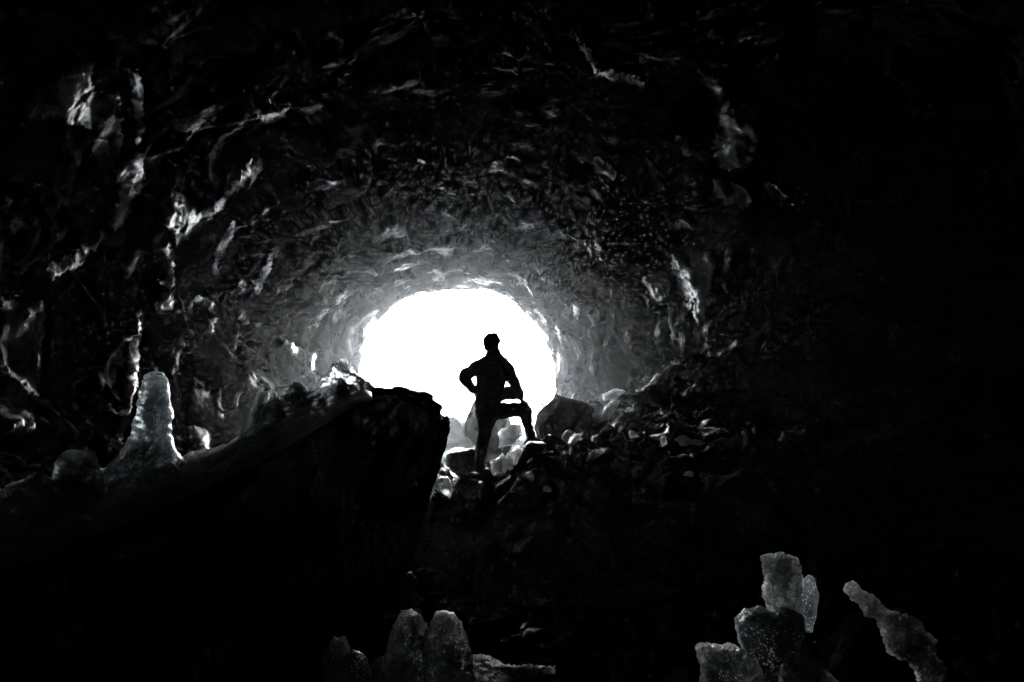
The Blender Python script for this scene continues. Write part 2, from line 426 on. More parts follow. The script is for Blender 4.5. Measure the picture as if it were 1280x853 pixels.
def rock_px(name, x0, x1, y0, y1, Y, depth, seed, mat, label, cat, group=None, sub=5, cuts=16, rough=0.07, tilt=0, cutmin=0.5, snap=False):
    if snap:
        hy = surf_Y((x0 + x1) / 2, y1)
        if hy < 1e8: Y = hy - depth * 0.1
    v, f = rock_shape(seed, sub, cuts, rough, cutmin)
    if tilt:
        a = math.radians(tilt); c, s = math.cos(a), math.sin(a)
        # stretch first, then lean inside the frame of the box
        w, h = (x1 - x0) / 2, (y1 - y0) / 2
        m = np.array([[c, 0, s], [0, 1, 0], [-s, 0, c]])
        v = v * np.array([0.45, 1, 1]); v = v @ m.T
        mn, mx_ = v.min(0), v.max(0); v = (v - (mn + mx_) / 2) / ((mx_ - mn) / 2)
    a, b = P(x0, y0, Y), P(x1, y1, Y)
    c = (a + b) / 2
    v = v * np.array([abs(b.x - a.x) / 2, depth / 2, abs(a.z - b.z) / 2]) + np.array(c)
    o = link_mesh(name, v, f, mat)
    tag(o, label, cat, group); return o

# blob by horizontal sections given in photo pixels
def px_blob(name, secs, Y, ratio, mat, label=None, cat=None, group=None, seed=0, lump=0.06, n=72, per=3.0, parent=None, lean=0.0, fine=1.0):
    """secs: (y_px, x_left, x_right) from top to bottom; closes at both ends"""
    secs = sorted(secs)
    ys = np.array([s[0] for s in secs], float); xl = np.array([s[1] for s in secs], float); xr = np.array([s[2] for s in secs], float)
    m = max(12, int((ys[-1] - ys[0]) / per * fine) + 2)
    t = np.linspace(ys[0], ys[-1], m)
    l = np.interp(t, ys, xl); r = np.interp(t, ys, xr)
    k = np.array([0.25, 0.5, 0.25])
    for _ in range(2):
        l[1:-1] = np.convolve(l, k, 'valid'); r[1:-1] = np.convolve(r, k, 'valid')
    th = np.linspace(0, 2 * np.pi, n, endpoint=False)
    rings = []
    for i in range(m):
        y0 = Y + lean * (i / (m - 1))
        a = P(l[i], t[i], y0); b = P(r[i], t[i], y0); c = (a + b) / 2; hw = (b.x - a.x) / 2
        ring = np.stack([c.x + hw * np.cos(th), c.y + hw * ratio * np.sin(th), c.z + 0 * th], -1)
        rings.append(ring)
    R = np.array(rings)
    ctr = R.mean(1, keepdims=True)
    dirn = R - ctr; ln = np.linalg.norm(dirn, axis=2, keepdims=True) + 1e-9
    W = float(np.max(ln))
    off = np.array([seed * 3.7, seed * 1.3, seed * 2.1])
    s = 1.0 / max(W, 1e-3)
    nn = fbm(R * s * np.array([1.1, 1.1, 0.8]) + off, 5, 0.55)
    R = R + dirn / ln * (nn * lump * 1.6 * np.minimum(ln[..., 0], W * 0.6) )[..., None]
    R[:, :, 2] += 0.25 * lump * W * noise(R * s * 2 + off)
    verts = R.reshape(-1, 3)
    faces = grid_faces(m, n, True).tolist()
    faces = [f[::-1] for f in faces]
    top = R[0].mean(0) ; bot = R[-1].mean(0)
    top[2] += min(0.3 * float(np.linalg.norm(dirn[0], axis=1).mean()), 0.02)
    i0 = len(verts); verts = np.vstack([verts, [top], [bot]])
    faces += [[i0, j, (j + 1) % n] for j in range(n)]
    faces += [[i0 + 1, (m - 1) * n + (j + 1) % n, (m - 1) * n + j] for j in range(n)]
    faces = [f[::-1] for f in faces]
    o = link_mesh(name, verts, faces, mat, parent=parent)
    tag(o, label, cat, group)
    return o

def blob_geo(secs, Y, ratio, lean=0.0, n=40, per=2.0):
    secs = sorted(secs)
    ys, xl, xr = (np.array([q[k] for q in secs], float) for k in range(3))
    m = max(12, int((ys[-1] - ys[0]) / per) + 2); t = np.linspace(ys[0], ys[-1], m)
    l = np.interp(t, ys, xl); r = np.interp(t, ys, xr)
    th = np.linspace(0, 2 * np.pi, n, endpoint=False); R = []
    for i in range(m):
        y0 = Y + lean * i / (m - 1); a = P(l[i], t[i], y0); b = P(r[i], t[i], y0); c = (a + b) / 2; hw = (b.x - a.x) / 2
        R.append(np.stack([c.x + hw * np.cos(th), c.y + hw * ratio * np.sin(th), c.z + 0 * th], -1))
    R = np.array(R); v = np.vstack([R.reshape(-1, 3), R[0].mean(0), R[-1].mean(0)]); k = m * n
    f = grid_faces(m, n, True).tolist() + [[k, (j + 1) % n, j] for j in range(n)] + [[k + 1, (m - 1) * n + j, (m - 1) * n + (j + 1) % n] for j in range(n)]
    return v, f
def ice_mass(name, lobes, mat, label, cat, group=None, seed=0, vox=None, amp=0.10, mid_=0.04, fine=0.015, W=None):
    """one fused body of ice from several tapering lobes (secs, Y, depth ratio)"""
    vs, fs, off = [], [], 0
    for lb in lobes:
        v, f = blob_geo(*lb); vs.append(v); fs += [[q + off for q in p] for p in f]; off += len(v)
    vs = np.vstack(vs); ext = vs.max(0) - vs.min(0)
    if W is None: W = float(min(ext[0], ext[2])) * 0.5
    vox = vox or max(ext) / 110
    me = bpy.data.meshes.new('t'); me.from_pydata(vs.tolist(), [], fs); me.update()
    bm = bmesh.new(); bm.from_mesh(me); bmesh.ops.recalc_face_normals(bm, faces=bm.faces); bm.to_mesh(me); bm.free()
    tmp = bpy.data.objects.new('t', me); COL.objects.link(tmp)
    r = tmp.modifiers.new('r', 'REMESH'); r.mode = 'VOXEL'; r.voxel_size = vox
    sm = tmp.modifiers.new('s', 'SMOOTH'); sm.iterations = 5; sm.factor = 0.5
    ev = tmp.evaluated_get(bpy.context.evaluated_depsgraph_get()); out = bpy.data.meshes.new_from_object(ev)
    bpy.data.objects.remove(tmp); bpy.data.meshes.remove(me)
    n = len(out.vertices); co = np.zeros(n * 3); out.vertices.foreach_get('co', co); co = co.reshape(-1, 3)
    no = np.zeros(n * 3); out.vertex_normals.foreach_get('vector', no); no = no.reshape(-1, 3)
    q = co / W + seed * 3.3
    d = amp * fbm(q * np.array([1.2, 1.2, 0.9]), 3) + mid_ * fbm(q * np.array([3.5, 3.5, 6.0]), 3, 0.6) - mid_ * 1.5 * (0.5 - np.minimum(cell(q * 2.2)[0], 0.8))
    d = d + fine * facet(q * 7, 1.0, 1.0) + fine * 0.8 * fbm(q * 16, 2)
    co = co + no * (d * W)[:, None]
    faces = [list(p.vertices) for p in out.polygons]
    bpy.data.meshes.remove(out)
    o = link_mesh(name, co, faces, mat)
    return tag(o, label, cat, group)
_old_blob = px_blob
def px_blob(name, secs, Y, ratio, mat, label=None, cat=None, group=None, seed=0, lump=0.06, n=72, per=3.0, **kw):
    return ice_mass(name, [(secs, Y, ratio)], mat, label, cat, group, seed, amp=lump * 2.0, mid_=0.02 + lump * 0.25, fine=0.008)

# sheet of ice hugging the wall, outline given as a closed pixel polygon
def poly_sd(pts, poly):
    poly = np.asarray(poly, float); n = len(poly)
    d = np.full(len(pts), 1e9); inside = np.zeros(len(pts), bool)
    for i in range(n):
        a, b = poly[i], poly[(i + 1) % n]
        e = b - a; w = pts - a
        t = np.clip((w @ e) / (e @ e + 1e-9), 0, 1)
        d = np.minimum(d, np.linalg.norm(w - t[:, None] * e, axis=1))
        c1 = (a[1] > pts[:, 1]) != (b[1] > pts[:, 1])
        xx = (b[0] - a[0]) * (pts[:, 1] - a[1]) / (b[1] - a[1] + 1e-12) + a[0]
        inside ^= c1 & (pts[:, 0] < xx)
    return np.where(inside, d, -d)
def wall_patch(name, poly, mat, label, cat, group=None, bulge=0.10, step=2.2, seed=0, lift=0.12, ragged=3.0, lump=0.05, turn=0.0, Yfix=None, nsc=3.5):
    poly = np.asarray(poly, float)
    x0, y0 = poly.min(0) - 3; x1, y1 = poly.max(0) + 3
    nx, nyy = int((x1 - x0) / step) + 2, int((y1 - y0) / step) + 2
    gx_, gy_ = np.meshgrid(x0 + np.arange(nx) * step, y0 + np.arange(nyy) * step, indexing='ij')
    pts = np.stack([gx_.ravel(), gy_.ravel()], -1)
    off = seed * 5.1
    q = np.concatenate([pts * 0.07, np.full((len(pts), 1), off)], 1)
    sd = poly_sd(pts, poly); sd = sd + min(ragged, 0.9 * sd.max()) * fbm(q, 5, 0.75)
    h = wall_hit(*(poly.mean(0)))
    if h is None: return None
    c0, n0, _ = h
    if Yfix: c0 = P(poly[:, 0].mean(), poly[:, 1].mean(), Yfix)
    ids = -np.ones(len(pts), int)
    wmax = max(sd.max(), 2.0)
    keep = np.where(sd > -0.2)[0]
    ids[keep] = np.arange(len(keep))
    rows = []
    D = np.array([ray(*p) for p in pts[keep]])
    # follow the relief of the wall, filling its hollows
    T = np.full(nx * nyy, np.nan)
    for k, p in zip(keep, pts[keep]):
        q = None if Yfix else det_hit(p[0], p[1])
        T[k] = q if q is not None else c0.y / ray(*p)[1]
    md = np.nanmedian(T[keep]); T2 = np.clip(T, md * 0.72, md * 1.3).reshape(nx, nyy)
    sm = T2.copy()
    for _ in range(6):
        w = ~np.isnan(sm); z0 = np.where(w, sm, 0)
        pz = np.pad(z0, 1); pw = np.pad(w.astype(float), 1)
        acc = sum(pz[1 + i:1 + i + nx, 1 + j:1 + j + nyy] for i in (-1, 0, 1) for j in (-1, 0, 1))
        cnt = sum(pw[1 + i:1 + i + nx, 1 + j:1 + j + nyy] for i in (-1, 0, 1) for j in (-1, 0, 1))
        sm = np.where(w, acc / np.maximum(cnt, 1), np.nan)
    pl = np.minimum(sm, T2 + 0.02).ravel()[keep] - 0.01
    base = D * pl[:, None]
    prof = np.sqrt(np.clip(sd[keep] / wmax, 0, 1))
    flow = np.array([nsc * 1.6, nsc * 1.6, nsc * 0.45])
    lum = lump * (fbm(base * flow * 0.8 + off, 3, 0.5) + 0.8 * facet(base * flow * 0.7 + off, 1.0, 0.4)) * (0.3 + 0.7 * prof)
    n0a = np.array(n0) * 0.75 - np.array(D.mean(0)) * 0.25
    front = base + n0a * (lift + bulge * prof + lum)[:, None]
    back = base - n0a * 0.12
    nf = len(keep)
    faces = []
    for i in range(nx - 1):
        for j in range(nyy - 1):
            a, b, c, d = i * nyy + j, (i + 1) * nyy + j, (i + 1) * nyy + j + 1, i * nyy + j + 1
            q4 = [ids[a], ids[b], ids[c], ids[d]]
            g = [int(x) for x in q4 if x >= 0]
            if len(g) == 4: faces.append(g)
            elif len(g) == 3: faces.append(g)
    if len(faces) < 4: return None
    from collections import Counter
    ed = Counter()
    for f in faces:
        for k in range(len(f)):
            a, b = f[k], f[(k + 1) % len(f)]
            ed[(a, b)] += 1
    allf = [f[::-1] for f in faces]
    allf += [[v + nf for v in f] for f in faces]
    for (a, b) in list(ed):
        if (b, a) not in ed:
            allf.append([a, b, b + nf, a + nf])
    o = link_mesh(name, np.vstack([front, back]), allf, mat)
    at = o.data.attributes.new('thick', 'FLOAT', 'POINT')
    at.data.foreach_set('value', np.concatenate([prof, prof]).astype(np.float32))
    bm = bmesh.new(); bm.from_mesh(o.data)
    loose = [v for v in bm.verts if not v.link_faces]
    bmesh.ops.delete(bm, geom=loose, context='VERTS')
    bmesh.ops.recalc_face_normals(bm, faces=bm.faces)
    bm.to_mesh(o.data); bm.free()
    tag(o, label, cat, group)
    return o

# ------------------------------------------------------------------ big tilted slab on the left
# near top edge, back top edge (pixels) along the slab
st = [-160, -40, 60, 150, 250, 330, 400, 440, 470, 500, 525, 545, 554]
near_y = [770, 735, 703, 662, 618, 578, 536, 511, 497, 498, 508, 520, 534]
back_y = [640, 628, 616, 600, 578, 545, 508, 492, 485, 486, 490, 504, 517]
Yn = [2.7, 2.9, 3.1, 3.35, 3.6, 3.85, 4.1, 4.3, 4.45, 4.6, 4.75, 4.9, 5.0]
Yb = [4.4, 4.5, 4.6, 4.7, 4.8, 4.95, 5.1, 5.2, 5.3, 5.4, 5.45, 5.45, 5.4]
def spl(ys, k=160):
    xs = np.linspace(st[0], st[-1], k)
    y = np.interp(xs, st, ys)
    ker = np.ones(5) / 5
    y2 = y.copy(); y2[2:-2] = np.convolve(y, ker, 'valid')
    return xs, y2
K = 260
xs, ny_ = spl(near_y, K); _, by_ = spl(back_y, K); _, yn = spl(Yn, K); _, yb = spl(Yb, K)
cols = []
for i in range(K):
    n_ = np.array(P(xs[i], ny_[i], yn[i])); b_ = np.array(P(xs[i], by_[i], yb[i]))
    u = i / (K - 1)
    # foot of the near face: undercut towards the left at the right-hand tip
    fx = min(xs[i], 470 + (xs[i] - 470) * 0.0) if xs[i] > 470 else xs[i]
    foot = np.array(P(fx, 1000, yn[i] * 0.72)); foot[2] = -1.75
    if xs[i] > 430:
        foot = np.array([P(430 + (xs[i] - 430) * 0.30, 800, yn[i]).x, n_[1] + 0.1, -1.95])
    bfoot = np.array([min(b_[0], foot[0]) - 0.1, b_[1] + 0.5, -1.95])
    path = []
    for t in np.linspace(0, 1, 50): path.append(bfoot + (b_ - bfoot) * t)
    for t in np.linspace(0, 1, 46)[1:]: path.append(b_ + (n_ - b_) * t)
    for t in np.linspace(0, 1, 90)[1:]: path.append(n_ + (foot - n_) * t)
    cols.append(path)
S = np.array(cols)
# the right end face, undercut
endc = S[-1].mean(0)
extra = []
for t in (0.15, 0.4, 0.65, 0.85, 0.999):
    e = S[-1].copy(); e[:, 1] = e[:, 1] * (1 - t) + e[:, 1].mean() * t
    e[:, 0] += 0.05 * math.sin(t * 2.2)
    extra.append(e[None])
S = np.concatenate([S] + extra, 0)
pp = S.reshape(-1, 3)
d1, d2, hh = cell(pp * 1.7); e1, _, _ = cell(pp * 6)
nz = 0.04 * fbm(pp * 1.8, 5, 0.55) + 0.07 * facet(pp * 1.6, 1.0, 0.4) + 0.025 * facet(pp * 5, 1.0, 0.5)
rid = np.tile(np.arange(S.shape[1]), S.shape[0])
sid = np.repeat(np.arange(S.shape[0]), S.shape[1])
nz = nz * np.where((rid > 44) & (rid < 100) & (sid < 225), 0.25, 1.0) + 0.04 * facet(pp * 9, 1.0, 0.8) * (sid > 220)
pp = pp + np.array([0.45, -0.5, 0.55]) * nz[:, None]
o = link_mesh('rock_slab', pp, [f[::-1] for f in grid_faces(S.shape[0], S.shape[1], True).tolist()], M_SLAB)
tag(o, 'huge black tilted rock slab filling the lower left, rising to a blunt tip beside the cave mouth', 'rock slab')

# ------------------------------------------------------------------ ice on the slab
# dim ice sheet draped on the slab's sloping top
def sheet(name, x0, x1, fa, fb, lift, mat, label, cat, edge=0.12, seed=0, nu=150, nv=46, lump=0.03):
    """lies on the slab between fractions fa..fb from the back edge to the near edge"""
    X_ = np.linspace(x0, x1, nu); n_y = np.interp(X_, xs, ny_); b_y = np.interp(X_, xs, by_)
    n_Y = np.interp(X_, xs, yn); b_Y = np.interp(X_, xs, yb)
    top = np.zeros((nu, nv, 3)); bot = np.zeros((nu, nv, 3))
    for i in range(nu):
        a = np.array(P(X_[i], b_y[i], b_Y[i])); b = np.array(P(X_[i], n_y[i], n_Y[i]))
        t = np.linspace(fa, fb, nv)[:, None]
        top[i] = a + (b - a) * t; bot[i] = top[i]
    u = np.linspace(0, 1, nu)[:, None]; v = np.linspace(0, 1, nv)[None, :]
    rim = np.minimum(np.minimum(u, 1 - u) / 0.08, np.minimum(v, 1 - v) / edge); rim = np.sqrt(np.clip(rim, 0, 1))
    nz = fbm(top * 4 + seed, 5, 0.5) * lump
    top[..., 2] += (lift + nz) * rim - 0.01
    bot[..., 2] -= 0.10
    vs = np.vstack([top.reshape(-1, 3), bot.reshape(-1, 3)])
    f = grid_faces(nu, nv).tolist(); n0 = nu * nv
    fs = [q[::-1] for q in f] + [[k + n0 for k in q] for q in f]
    def wall(ids):
        for a, b in zip(ids[:-1], ids[1:]): fs.append([a, b, b + n0, a + n0])
    wall([i * nv for i in range(nu)]); wall([i * nv + nv - 1 for i in range(nu)][::-1])
    wall(list(range(nv))[::-1]); wall([(nu - 1) * nv + j for j in range(nv)])
    o = link_mesh(name, vs, fs, mat)
    bm = bmesh.new(); bm.from_mesh(o.data); bmesh.ops.recalc_face_normals(bm, faces=bm.faces); bm.to_mesh(o.data); bm.free()
    tag(o, label, cat); return o
sheet('ice_sheet', -60, 466, 0.0, 0.95, 0.10, M_ICE_SHEET, 'thin dim grey ice sheet draped along the sloping top of the huge slab', 'ice sheet', lump=0.07, nu=300, nv=90)

ST = 'ice stalagmites standing on the tilted slab'
px_blob('ice_stalagmite', [(465, 187, 205), (472, 182, 208), (480, 180, 209), (500, 177, 211), (520, 174, 212), (540, 170, 213), (555, 163, 216), (568, 150, 222), (580, 139, 229), (595, 129, 243), (612, 120, 262), (626, 112, 285)],
        4.15, 0.8, M_ICE, 'tallest pale ice stalagmite with flat top and flared foot on the left of the slab', 'ice stalagmite', ST, seed=3, lump=0.05, per=1.6, n=96)
px_blob('ice_stalagmite', [(561, 84, 104), (566, 76, 113), (580, 70, 118), (600, 65, 122), (620, 58, 130), (645, 45, 145), (670, 30, 160)],
        3.72, 0.8, M_ICE_BUB, 'broad dark rounded ice stalagmite at the lower left beside the tallest pale one', 'ice stalagmite', ST, seed=5, lump=0.05, per=2)
px_blob('ice_mound', [(596, 30, 50), (604, 20, 60), (620, 0, 66), (640, -30, 64), (665, -60, 52), (690, -90, 30)],
        3.5, 0.7, M_ICE_BUB, 'lumpy glittering ice mound full of bubbles at the left edge of the photo', 'ice mound', None, seed=6, lump=0.14, per=1.6)
# crown of ice at the slab's upper end
crown = [(449, 416, 422), (452, 414, 426), (462, 411, 436), (470, 408, 446), (478, 403, 454), (486, 394, 463), (494, 380, 472), (502, 362, 482), (511, 347, 490)]
ice_mass('ice_hump', [(crown, 4.9, 0.45), ([(446, 422, 430), (450, 420, 434), (460, 418, 438), (480, 414, 446), (500, 410, 450)], 4.93, 0.5),
    ([(454, 441, 443), (462, 438, 448), (475, 436, 459), (490, 434, 472), (504, 430, 486)], 4.98, 0.5),
    ([(486, 392, 400), (492, 372, 410), (500, 352, 420), (508, 338, 430), (516, 328, 430)], 4.8, 0.5),
    ([(496, 470, 476), (502, 462, 492), (508, 458, 500)], 4.98, 0.6)], M_ICE_CLEAR, 'tall clear ice hump with notched double top at the upper end of the slab', 'ice hump', seed=8, amp=0.18, mid_=0.045, fine=0.008, W=0.22)
px_blob('ice_spike', [(472, 424.5, 427), (480, 421, 432), (490, 418, 438), (503, 412, 446)], 4.66, 0.6, M_ICE_DARK, 'small dark pyramid of ice in front of the tall ice hump', 'ice spike', None, seed=10, lump=0.04)
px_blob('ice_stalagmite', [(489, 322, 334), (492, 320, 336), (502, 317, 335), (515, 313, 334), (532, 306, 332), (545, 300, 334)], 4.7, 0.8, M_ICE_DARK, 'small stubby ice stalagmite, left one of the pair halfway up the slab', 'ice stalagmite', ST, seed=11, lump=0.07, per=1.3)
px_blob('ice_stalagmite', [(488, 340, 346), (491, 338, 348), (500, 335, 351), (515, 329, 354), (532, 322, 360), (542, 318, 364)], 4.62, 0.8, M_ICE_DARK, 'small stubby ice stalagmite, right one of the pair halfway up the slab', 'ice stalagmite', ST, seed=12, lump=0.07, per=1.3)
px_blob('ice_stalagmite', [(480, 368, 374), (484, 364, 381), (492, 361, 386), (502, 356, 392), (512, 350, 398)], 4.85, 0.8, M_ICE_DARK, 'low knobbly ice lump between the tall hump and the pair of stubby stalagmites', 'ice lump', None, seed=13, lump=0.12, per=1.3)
px_blob('ice_ridge', [(483, 462, 466), (488, 456, 478), (494, 450, 492), (500, 445, 496)], 5.05, 0.5, M_FROST, 'bright frosted ice tongue on the lit back of the slab beside the mouth', 'ice tongue', None, seed=14, lump=0.05, per=1.2)
# broken rock cap at the tip
rock_px('rock_block', 474, 552, 487, 536, 5.15, 0.7, 21, M_SLAB, 'jagged dark rock cap forming the tip of the slab against the white mouth', 'rock', rough=0.10, sub=6, cuts=26)
rock_px('ice_chunk', 528, 554, 518, 528, 4.98, 0.16, 22, M_ICE, 'small bright ice crust on the outer tip of the slab', 'ice chunk', sub=4, rough=0.3)

# ------------------------------------------------------------------ foreground ice
ice_mass('ice_stalagmite', [([(767, 505, 520), (770, 500, 526), (781, 492, 534), (795, 487, 542), (815, 482, 548), (840, 477, 552), (870, 472, 556), (920, 466, 560)], 1.75, 0.9),
    ([(766, 552, 566), (769, 546, 571), (780, 538, 578), (795, 530, 583), (815, 524, 588), (840, 520, 593), (870, 514, 600), (920, 508, 608)], 1.72, 0.9)], M_ICE_BUB,
    'clear twin peaked ice stalagmite full of bubbles, at the bottom of the photo', 'ice stalagmite', seed=15, amp=0.10, mid_=0.035, fine=0.010, W=0.07, vox=0.0028)
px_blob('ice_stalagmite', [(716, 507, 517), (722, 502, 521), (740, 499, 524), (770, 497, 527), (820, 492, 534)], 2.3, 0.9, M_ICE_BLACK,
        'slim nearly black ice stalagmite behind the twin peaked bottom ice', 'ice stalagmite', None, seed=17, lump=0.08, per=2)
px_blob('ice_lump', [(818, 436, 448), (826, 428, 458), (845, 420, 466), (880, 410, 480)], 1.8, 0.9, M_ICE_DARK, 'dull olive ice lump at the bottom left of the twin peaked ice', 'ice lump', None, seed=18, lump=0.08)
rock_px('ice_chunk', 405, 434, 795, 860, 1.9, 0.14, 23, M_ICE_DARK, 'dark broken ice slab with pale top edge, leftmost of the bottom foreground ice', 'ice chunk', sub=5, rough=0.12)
def floor_patch(name, poly, Y0, z, mat, label, cat, seed=0, n=70, hgt=0.02):
    """granular patch on the floor: polygon in pixels projected on a level z"""
    w = []
    for px, py in poly:
        d = ray(px, py); s = z / d[2]; w.append((d[0] * s, d[1] * s))
    w = np.array(w); mn, mx_ = w.min(0) - 0.02, w.max(0) + 0.02
    gx_, gy_ = np.meshgrid(np.linspace(mn[0], mx_[0], n), np.linspace(mn[1], mx_[1], n), indexing='ij')
    pts = np.stack([gx_.ravel(), gy_.ravel()], -1)
    sc_ = max(mx_ - mn)
    sd = poly_sd(pts, w) + 0.02 * sc_ * fbm(np.concatenate([pts * 12, np.full((len(pts), 1), seed)], 1), 4, 0.6)
    h = hgt * np.clip(sd / (0.15 * sc_), -0.6, 1) + hgt * 0.25 * fbm(np.concatenate([pts * 60, np.full((len(pts), 1), seed)], 1), 4, 0.8)
    v = np.concatenate([pts, (z + h)[:, None]], 1)
    f = [q for q in grid_faces(n, n).tolist() if all(sd[k] > 0.0 for k in q)]
    nv = len(v); v = np.vstack([v, np.concatenate([pts, np.full((nv, 1), z - 0.015)], 1)])
    ed = {}
    for q in f:
        for k in range(4): ed[(q[k], q[(k + 1) % 4])] = 1
    fs = [q[::-1] for q in f] + [[k + nv for k in q] for q in f]
    for (a, b) in ed:
        if (b, a) not in ed: fs.append([a, b, b + nv, a + nv])
    o = link_mesh(name, v, fs, mat)
    bm = bmesh.new(); bm.from_mesh(o.data)
    bmesh.ops.delete(bm, geom=[q for q in bm.verts if not q.link_faces], context='VERTS')
    bmesh.ops.recalc_face_normals(bm, faces=bm.faces); bm.to_mesh(o.data); bm.free()
    tag(o, label, cat); return o
floor_patch('frost_patch', [(588, 820), (610, 819), (632, 832), (700, 834), (640, 846), (640, 880), (560, 880)], 1.9, -0.765, M_FROST, 'white granular frost patch tapering right from the twin peaked bottom ice', 'frost', 1)
floor_patch('frost_patch', [(488, 818), (470, 824), (455, 840), (430, 880), (520, 880)], 1.9, -0.765, M_FROST, 'white granular frost patch on the left of the twin peaked bottom ice', 'frost', 2)
# mound of rock that carries the foreground ice
rock_px('boulder', 330, 700, 842, 1150, 1.95, 1.1, 31, M_SLAB, 'low black boulder under the twin peaked ice at the bottom', 'boulder', sub=6, rough=0.05, cutmin=0.7)

# right-hand cluster
px_blob('ice_block', [(692, 972, 980), (694, 962, 988), (698, 953, 996), (705, 951, 999), (718, 955, 1001), (735, 955, 1003), (750, 958, 1002), (768, 960, 998), (785, 955, 1000)], 2.35, 0.7, M_ICE_BUB,
        'upright grey ice block with ragged flat top, tallest of the lower right cluster', 'ice block', None, seed=25, lump=0.11, per=1.8, n=90)
px_blob('ice_block', [(766, 925, 990), (772, 920, 998), (790, 918, 1000), (810, 922, 1000), (835, 930, 1000), (870, 930, 1000)], 2.25, 0.6, M_ICE_DARK,
        'wide dark speckled ice block at the foot of the tallest lower right block', 'ice block', None, seed=26, lump=0.12, per=1.8, n=90)
px_blob('ice_stalagmite', [(806, 872, 878), (811, 870, 930), (818, 871, 938), (835, 874, 944), (870, 880, 952), (900, 880, 955)], 2.05, 0.7, M_ICE_BUB,
        'bubbly round topped ice stalagmite, leftmost of the lower right cluster', 'ice stalagmite', None, seed=27, lump=0.10, per=1.8, n=90)
px_blob('ice_stalagmite', [(829, 980, 992), (833, 976, 998), (845, 974, 1001), (880, 972, 1004)], 2.0, 0.8, M_ICE_BUB,
        'small smooth ice knob at the bottom edge within the lower right cluster', 'ice stalagmite', None, seed=28, lump=0.04, per=1.8)
px_blob('ice_shard', [(720, 1009, 1014), (724, 1004, 1019), (740, 1000, 1023), (760, 998, 1022), (790, 996, 1016)], 2.4, 0.5, M_ICE_DARK,
        'narrow dark ice shard with a pale left edge against the tallest lower right block', 'ice shard', None, seed=29, lump=0.05, per=1.8)
px_blob('ice_shard', [(801, 1002, 1005), (812, 1000, 1012), (830, 998, 1027), (853, 998, 1050), (880, 998, 1075)], 2.1, 0.4, M_ICE_DARK,
        'sharp black pointed ice shard with pale edges at the bottom, right of the small knob', 'ice shard', None, seed=30, lump=0.03, per=1.8)
# leaning column of ice
def ice_log(name, pts, rad, mat, label, cat, seed, n=48, lump=0.1, rings=80, ratio=0.9):
    pts = np.array([np.array(p) for p in pts]); rad = np.array(rad)
    t = np.linspace(0, len(pts) - 1, rings)
    c = np.stack([np.interp(t, range(len(pts)), pts[:, k]) for k in range(3)], -1)
    r = np.interp(t, range(len(pts)), rad)
    e = np.minimum(np.arange(rings), np.arange(rings)[::-1]) / 5.0
    r = r * np.sqrt(np.clip(e + 0.05, 0, 1))
    T = np.gradient(c, axis=0); T /= np.linalg.norm(T, axis=1)[:, None]
    up = np.array([0, 1.0, 0]); A = np.cross(T, up); A /= np.linalg.norm(A, axis=1)[:, None]; Bv = np.cross(T, A)
    th = np.linspace(0, 2 * np.pi, n, endpoint=False)
    R = c[:, None] + r[:, None, None] * (A[:, None] * np.cos(th)[None, :, None] + ratio * Bv[:, None] * np.sin(th)[None, :, None])
    dr = R - c[:, None]
    nz = fbm(R / rad.max() * 0.9 + seed, 6, 0.62) * lump - 0.35 * lump * (cell(R / rad.max() * 2.4)[0] - 0.5)
    R = c[:, None] + dr * (1 + nz)[..., None]
    verts = np.vstack([R.reshape(-1, 3), c[:1], c[-1:]])
    f = grid_faces(rings, n, True).tolist(); k = rings * n
    f += [[k, (j + 1) % n, j] for j in range(n)] + [[k + 1, (rings - 1) * n + j, (rings - 1) * n + (j + 1) % n] for j in range(n)]
    o = link_mesh(name, verts, f, mat)
    bm = bmesh.new(); bm.from_mesh(o.data); bmesh.ops.recalc_face_normals(bm, faces=bm.faces); bm.to_mesh(o.data); bm.free()
    if label: tag(o, label, cat)
    return o
ice_log('ice_column', [P(1058, 730, 2.9), P(1082, 752, 2.82), P(1106, 772, 2.74), P(1128, 790, 2.66), P(1148, 812, 2.58), P(1168, 856, 2.5)],
        [0.020, 0.034, 0.030, 0.066, 0.060, 0.05], M_ICE_BUB, 'leaning ice column with glittering ribs at the far lower right', 'ice column', 32, lump=0.5, rings=220, n=110)
rock_px('boulder', 990, 1330, 770, 1100, 3.0, 1.1, 33, M_SLAB, 'black boulder behind the leaning ice column at the lower right', 'boulder', sub=6, rough=0.06)
rock_px('boulder', 840, 1080, 830, 1100, 2.3, 0.7, 34, M_SLAB, 'black boulder beneath the lower right ice cluster', 'boulder', sub=6, rough=0.06)

# ------------------------------------------------------------------ middle distance rocks
G1 = 'boulders heaped before the cave mouth'
rock_px('boulder', 556, 650, 603, 700, 7.75, 1.2, 41, M_WET, 'flat wet glinting rock under the standing foot of the person', 'boulder', sub=6, rough=0.10, cuts=22)
rock_px('boulder', 640, 735, 551, 660, 7.70, 1.0, 42, M_SLAB, 'black boulder under the raised boot of the person', 'boulder', sub=6, rough=0.08)
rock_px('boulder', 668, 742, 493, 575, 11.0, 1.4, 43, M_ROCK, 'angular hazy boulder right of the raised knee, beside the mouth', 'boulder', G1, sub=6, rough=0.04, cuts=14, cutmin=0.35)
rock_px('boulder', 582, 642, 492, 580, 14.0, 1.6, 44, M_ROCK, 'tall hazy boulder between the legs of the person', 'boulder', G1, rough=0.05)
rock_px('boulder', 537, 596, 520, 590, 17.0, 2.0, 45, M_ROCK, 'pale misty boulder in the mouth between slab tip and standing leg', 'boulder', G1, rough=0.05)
rock_px('boulder', 700, 790, 505, 580, 12.5, 1.5, 46, M_ROCK, 'dim broad boulder right of the angular hazy one', 'boulder', G1, rough=0.08)
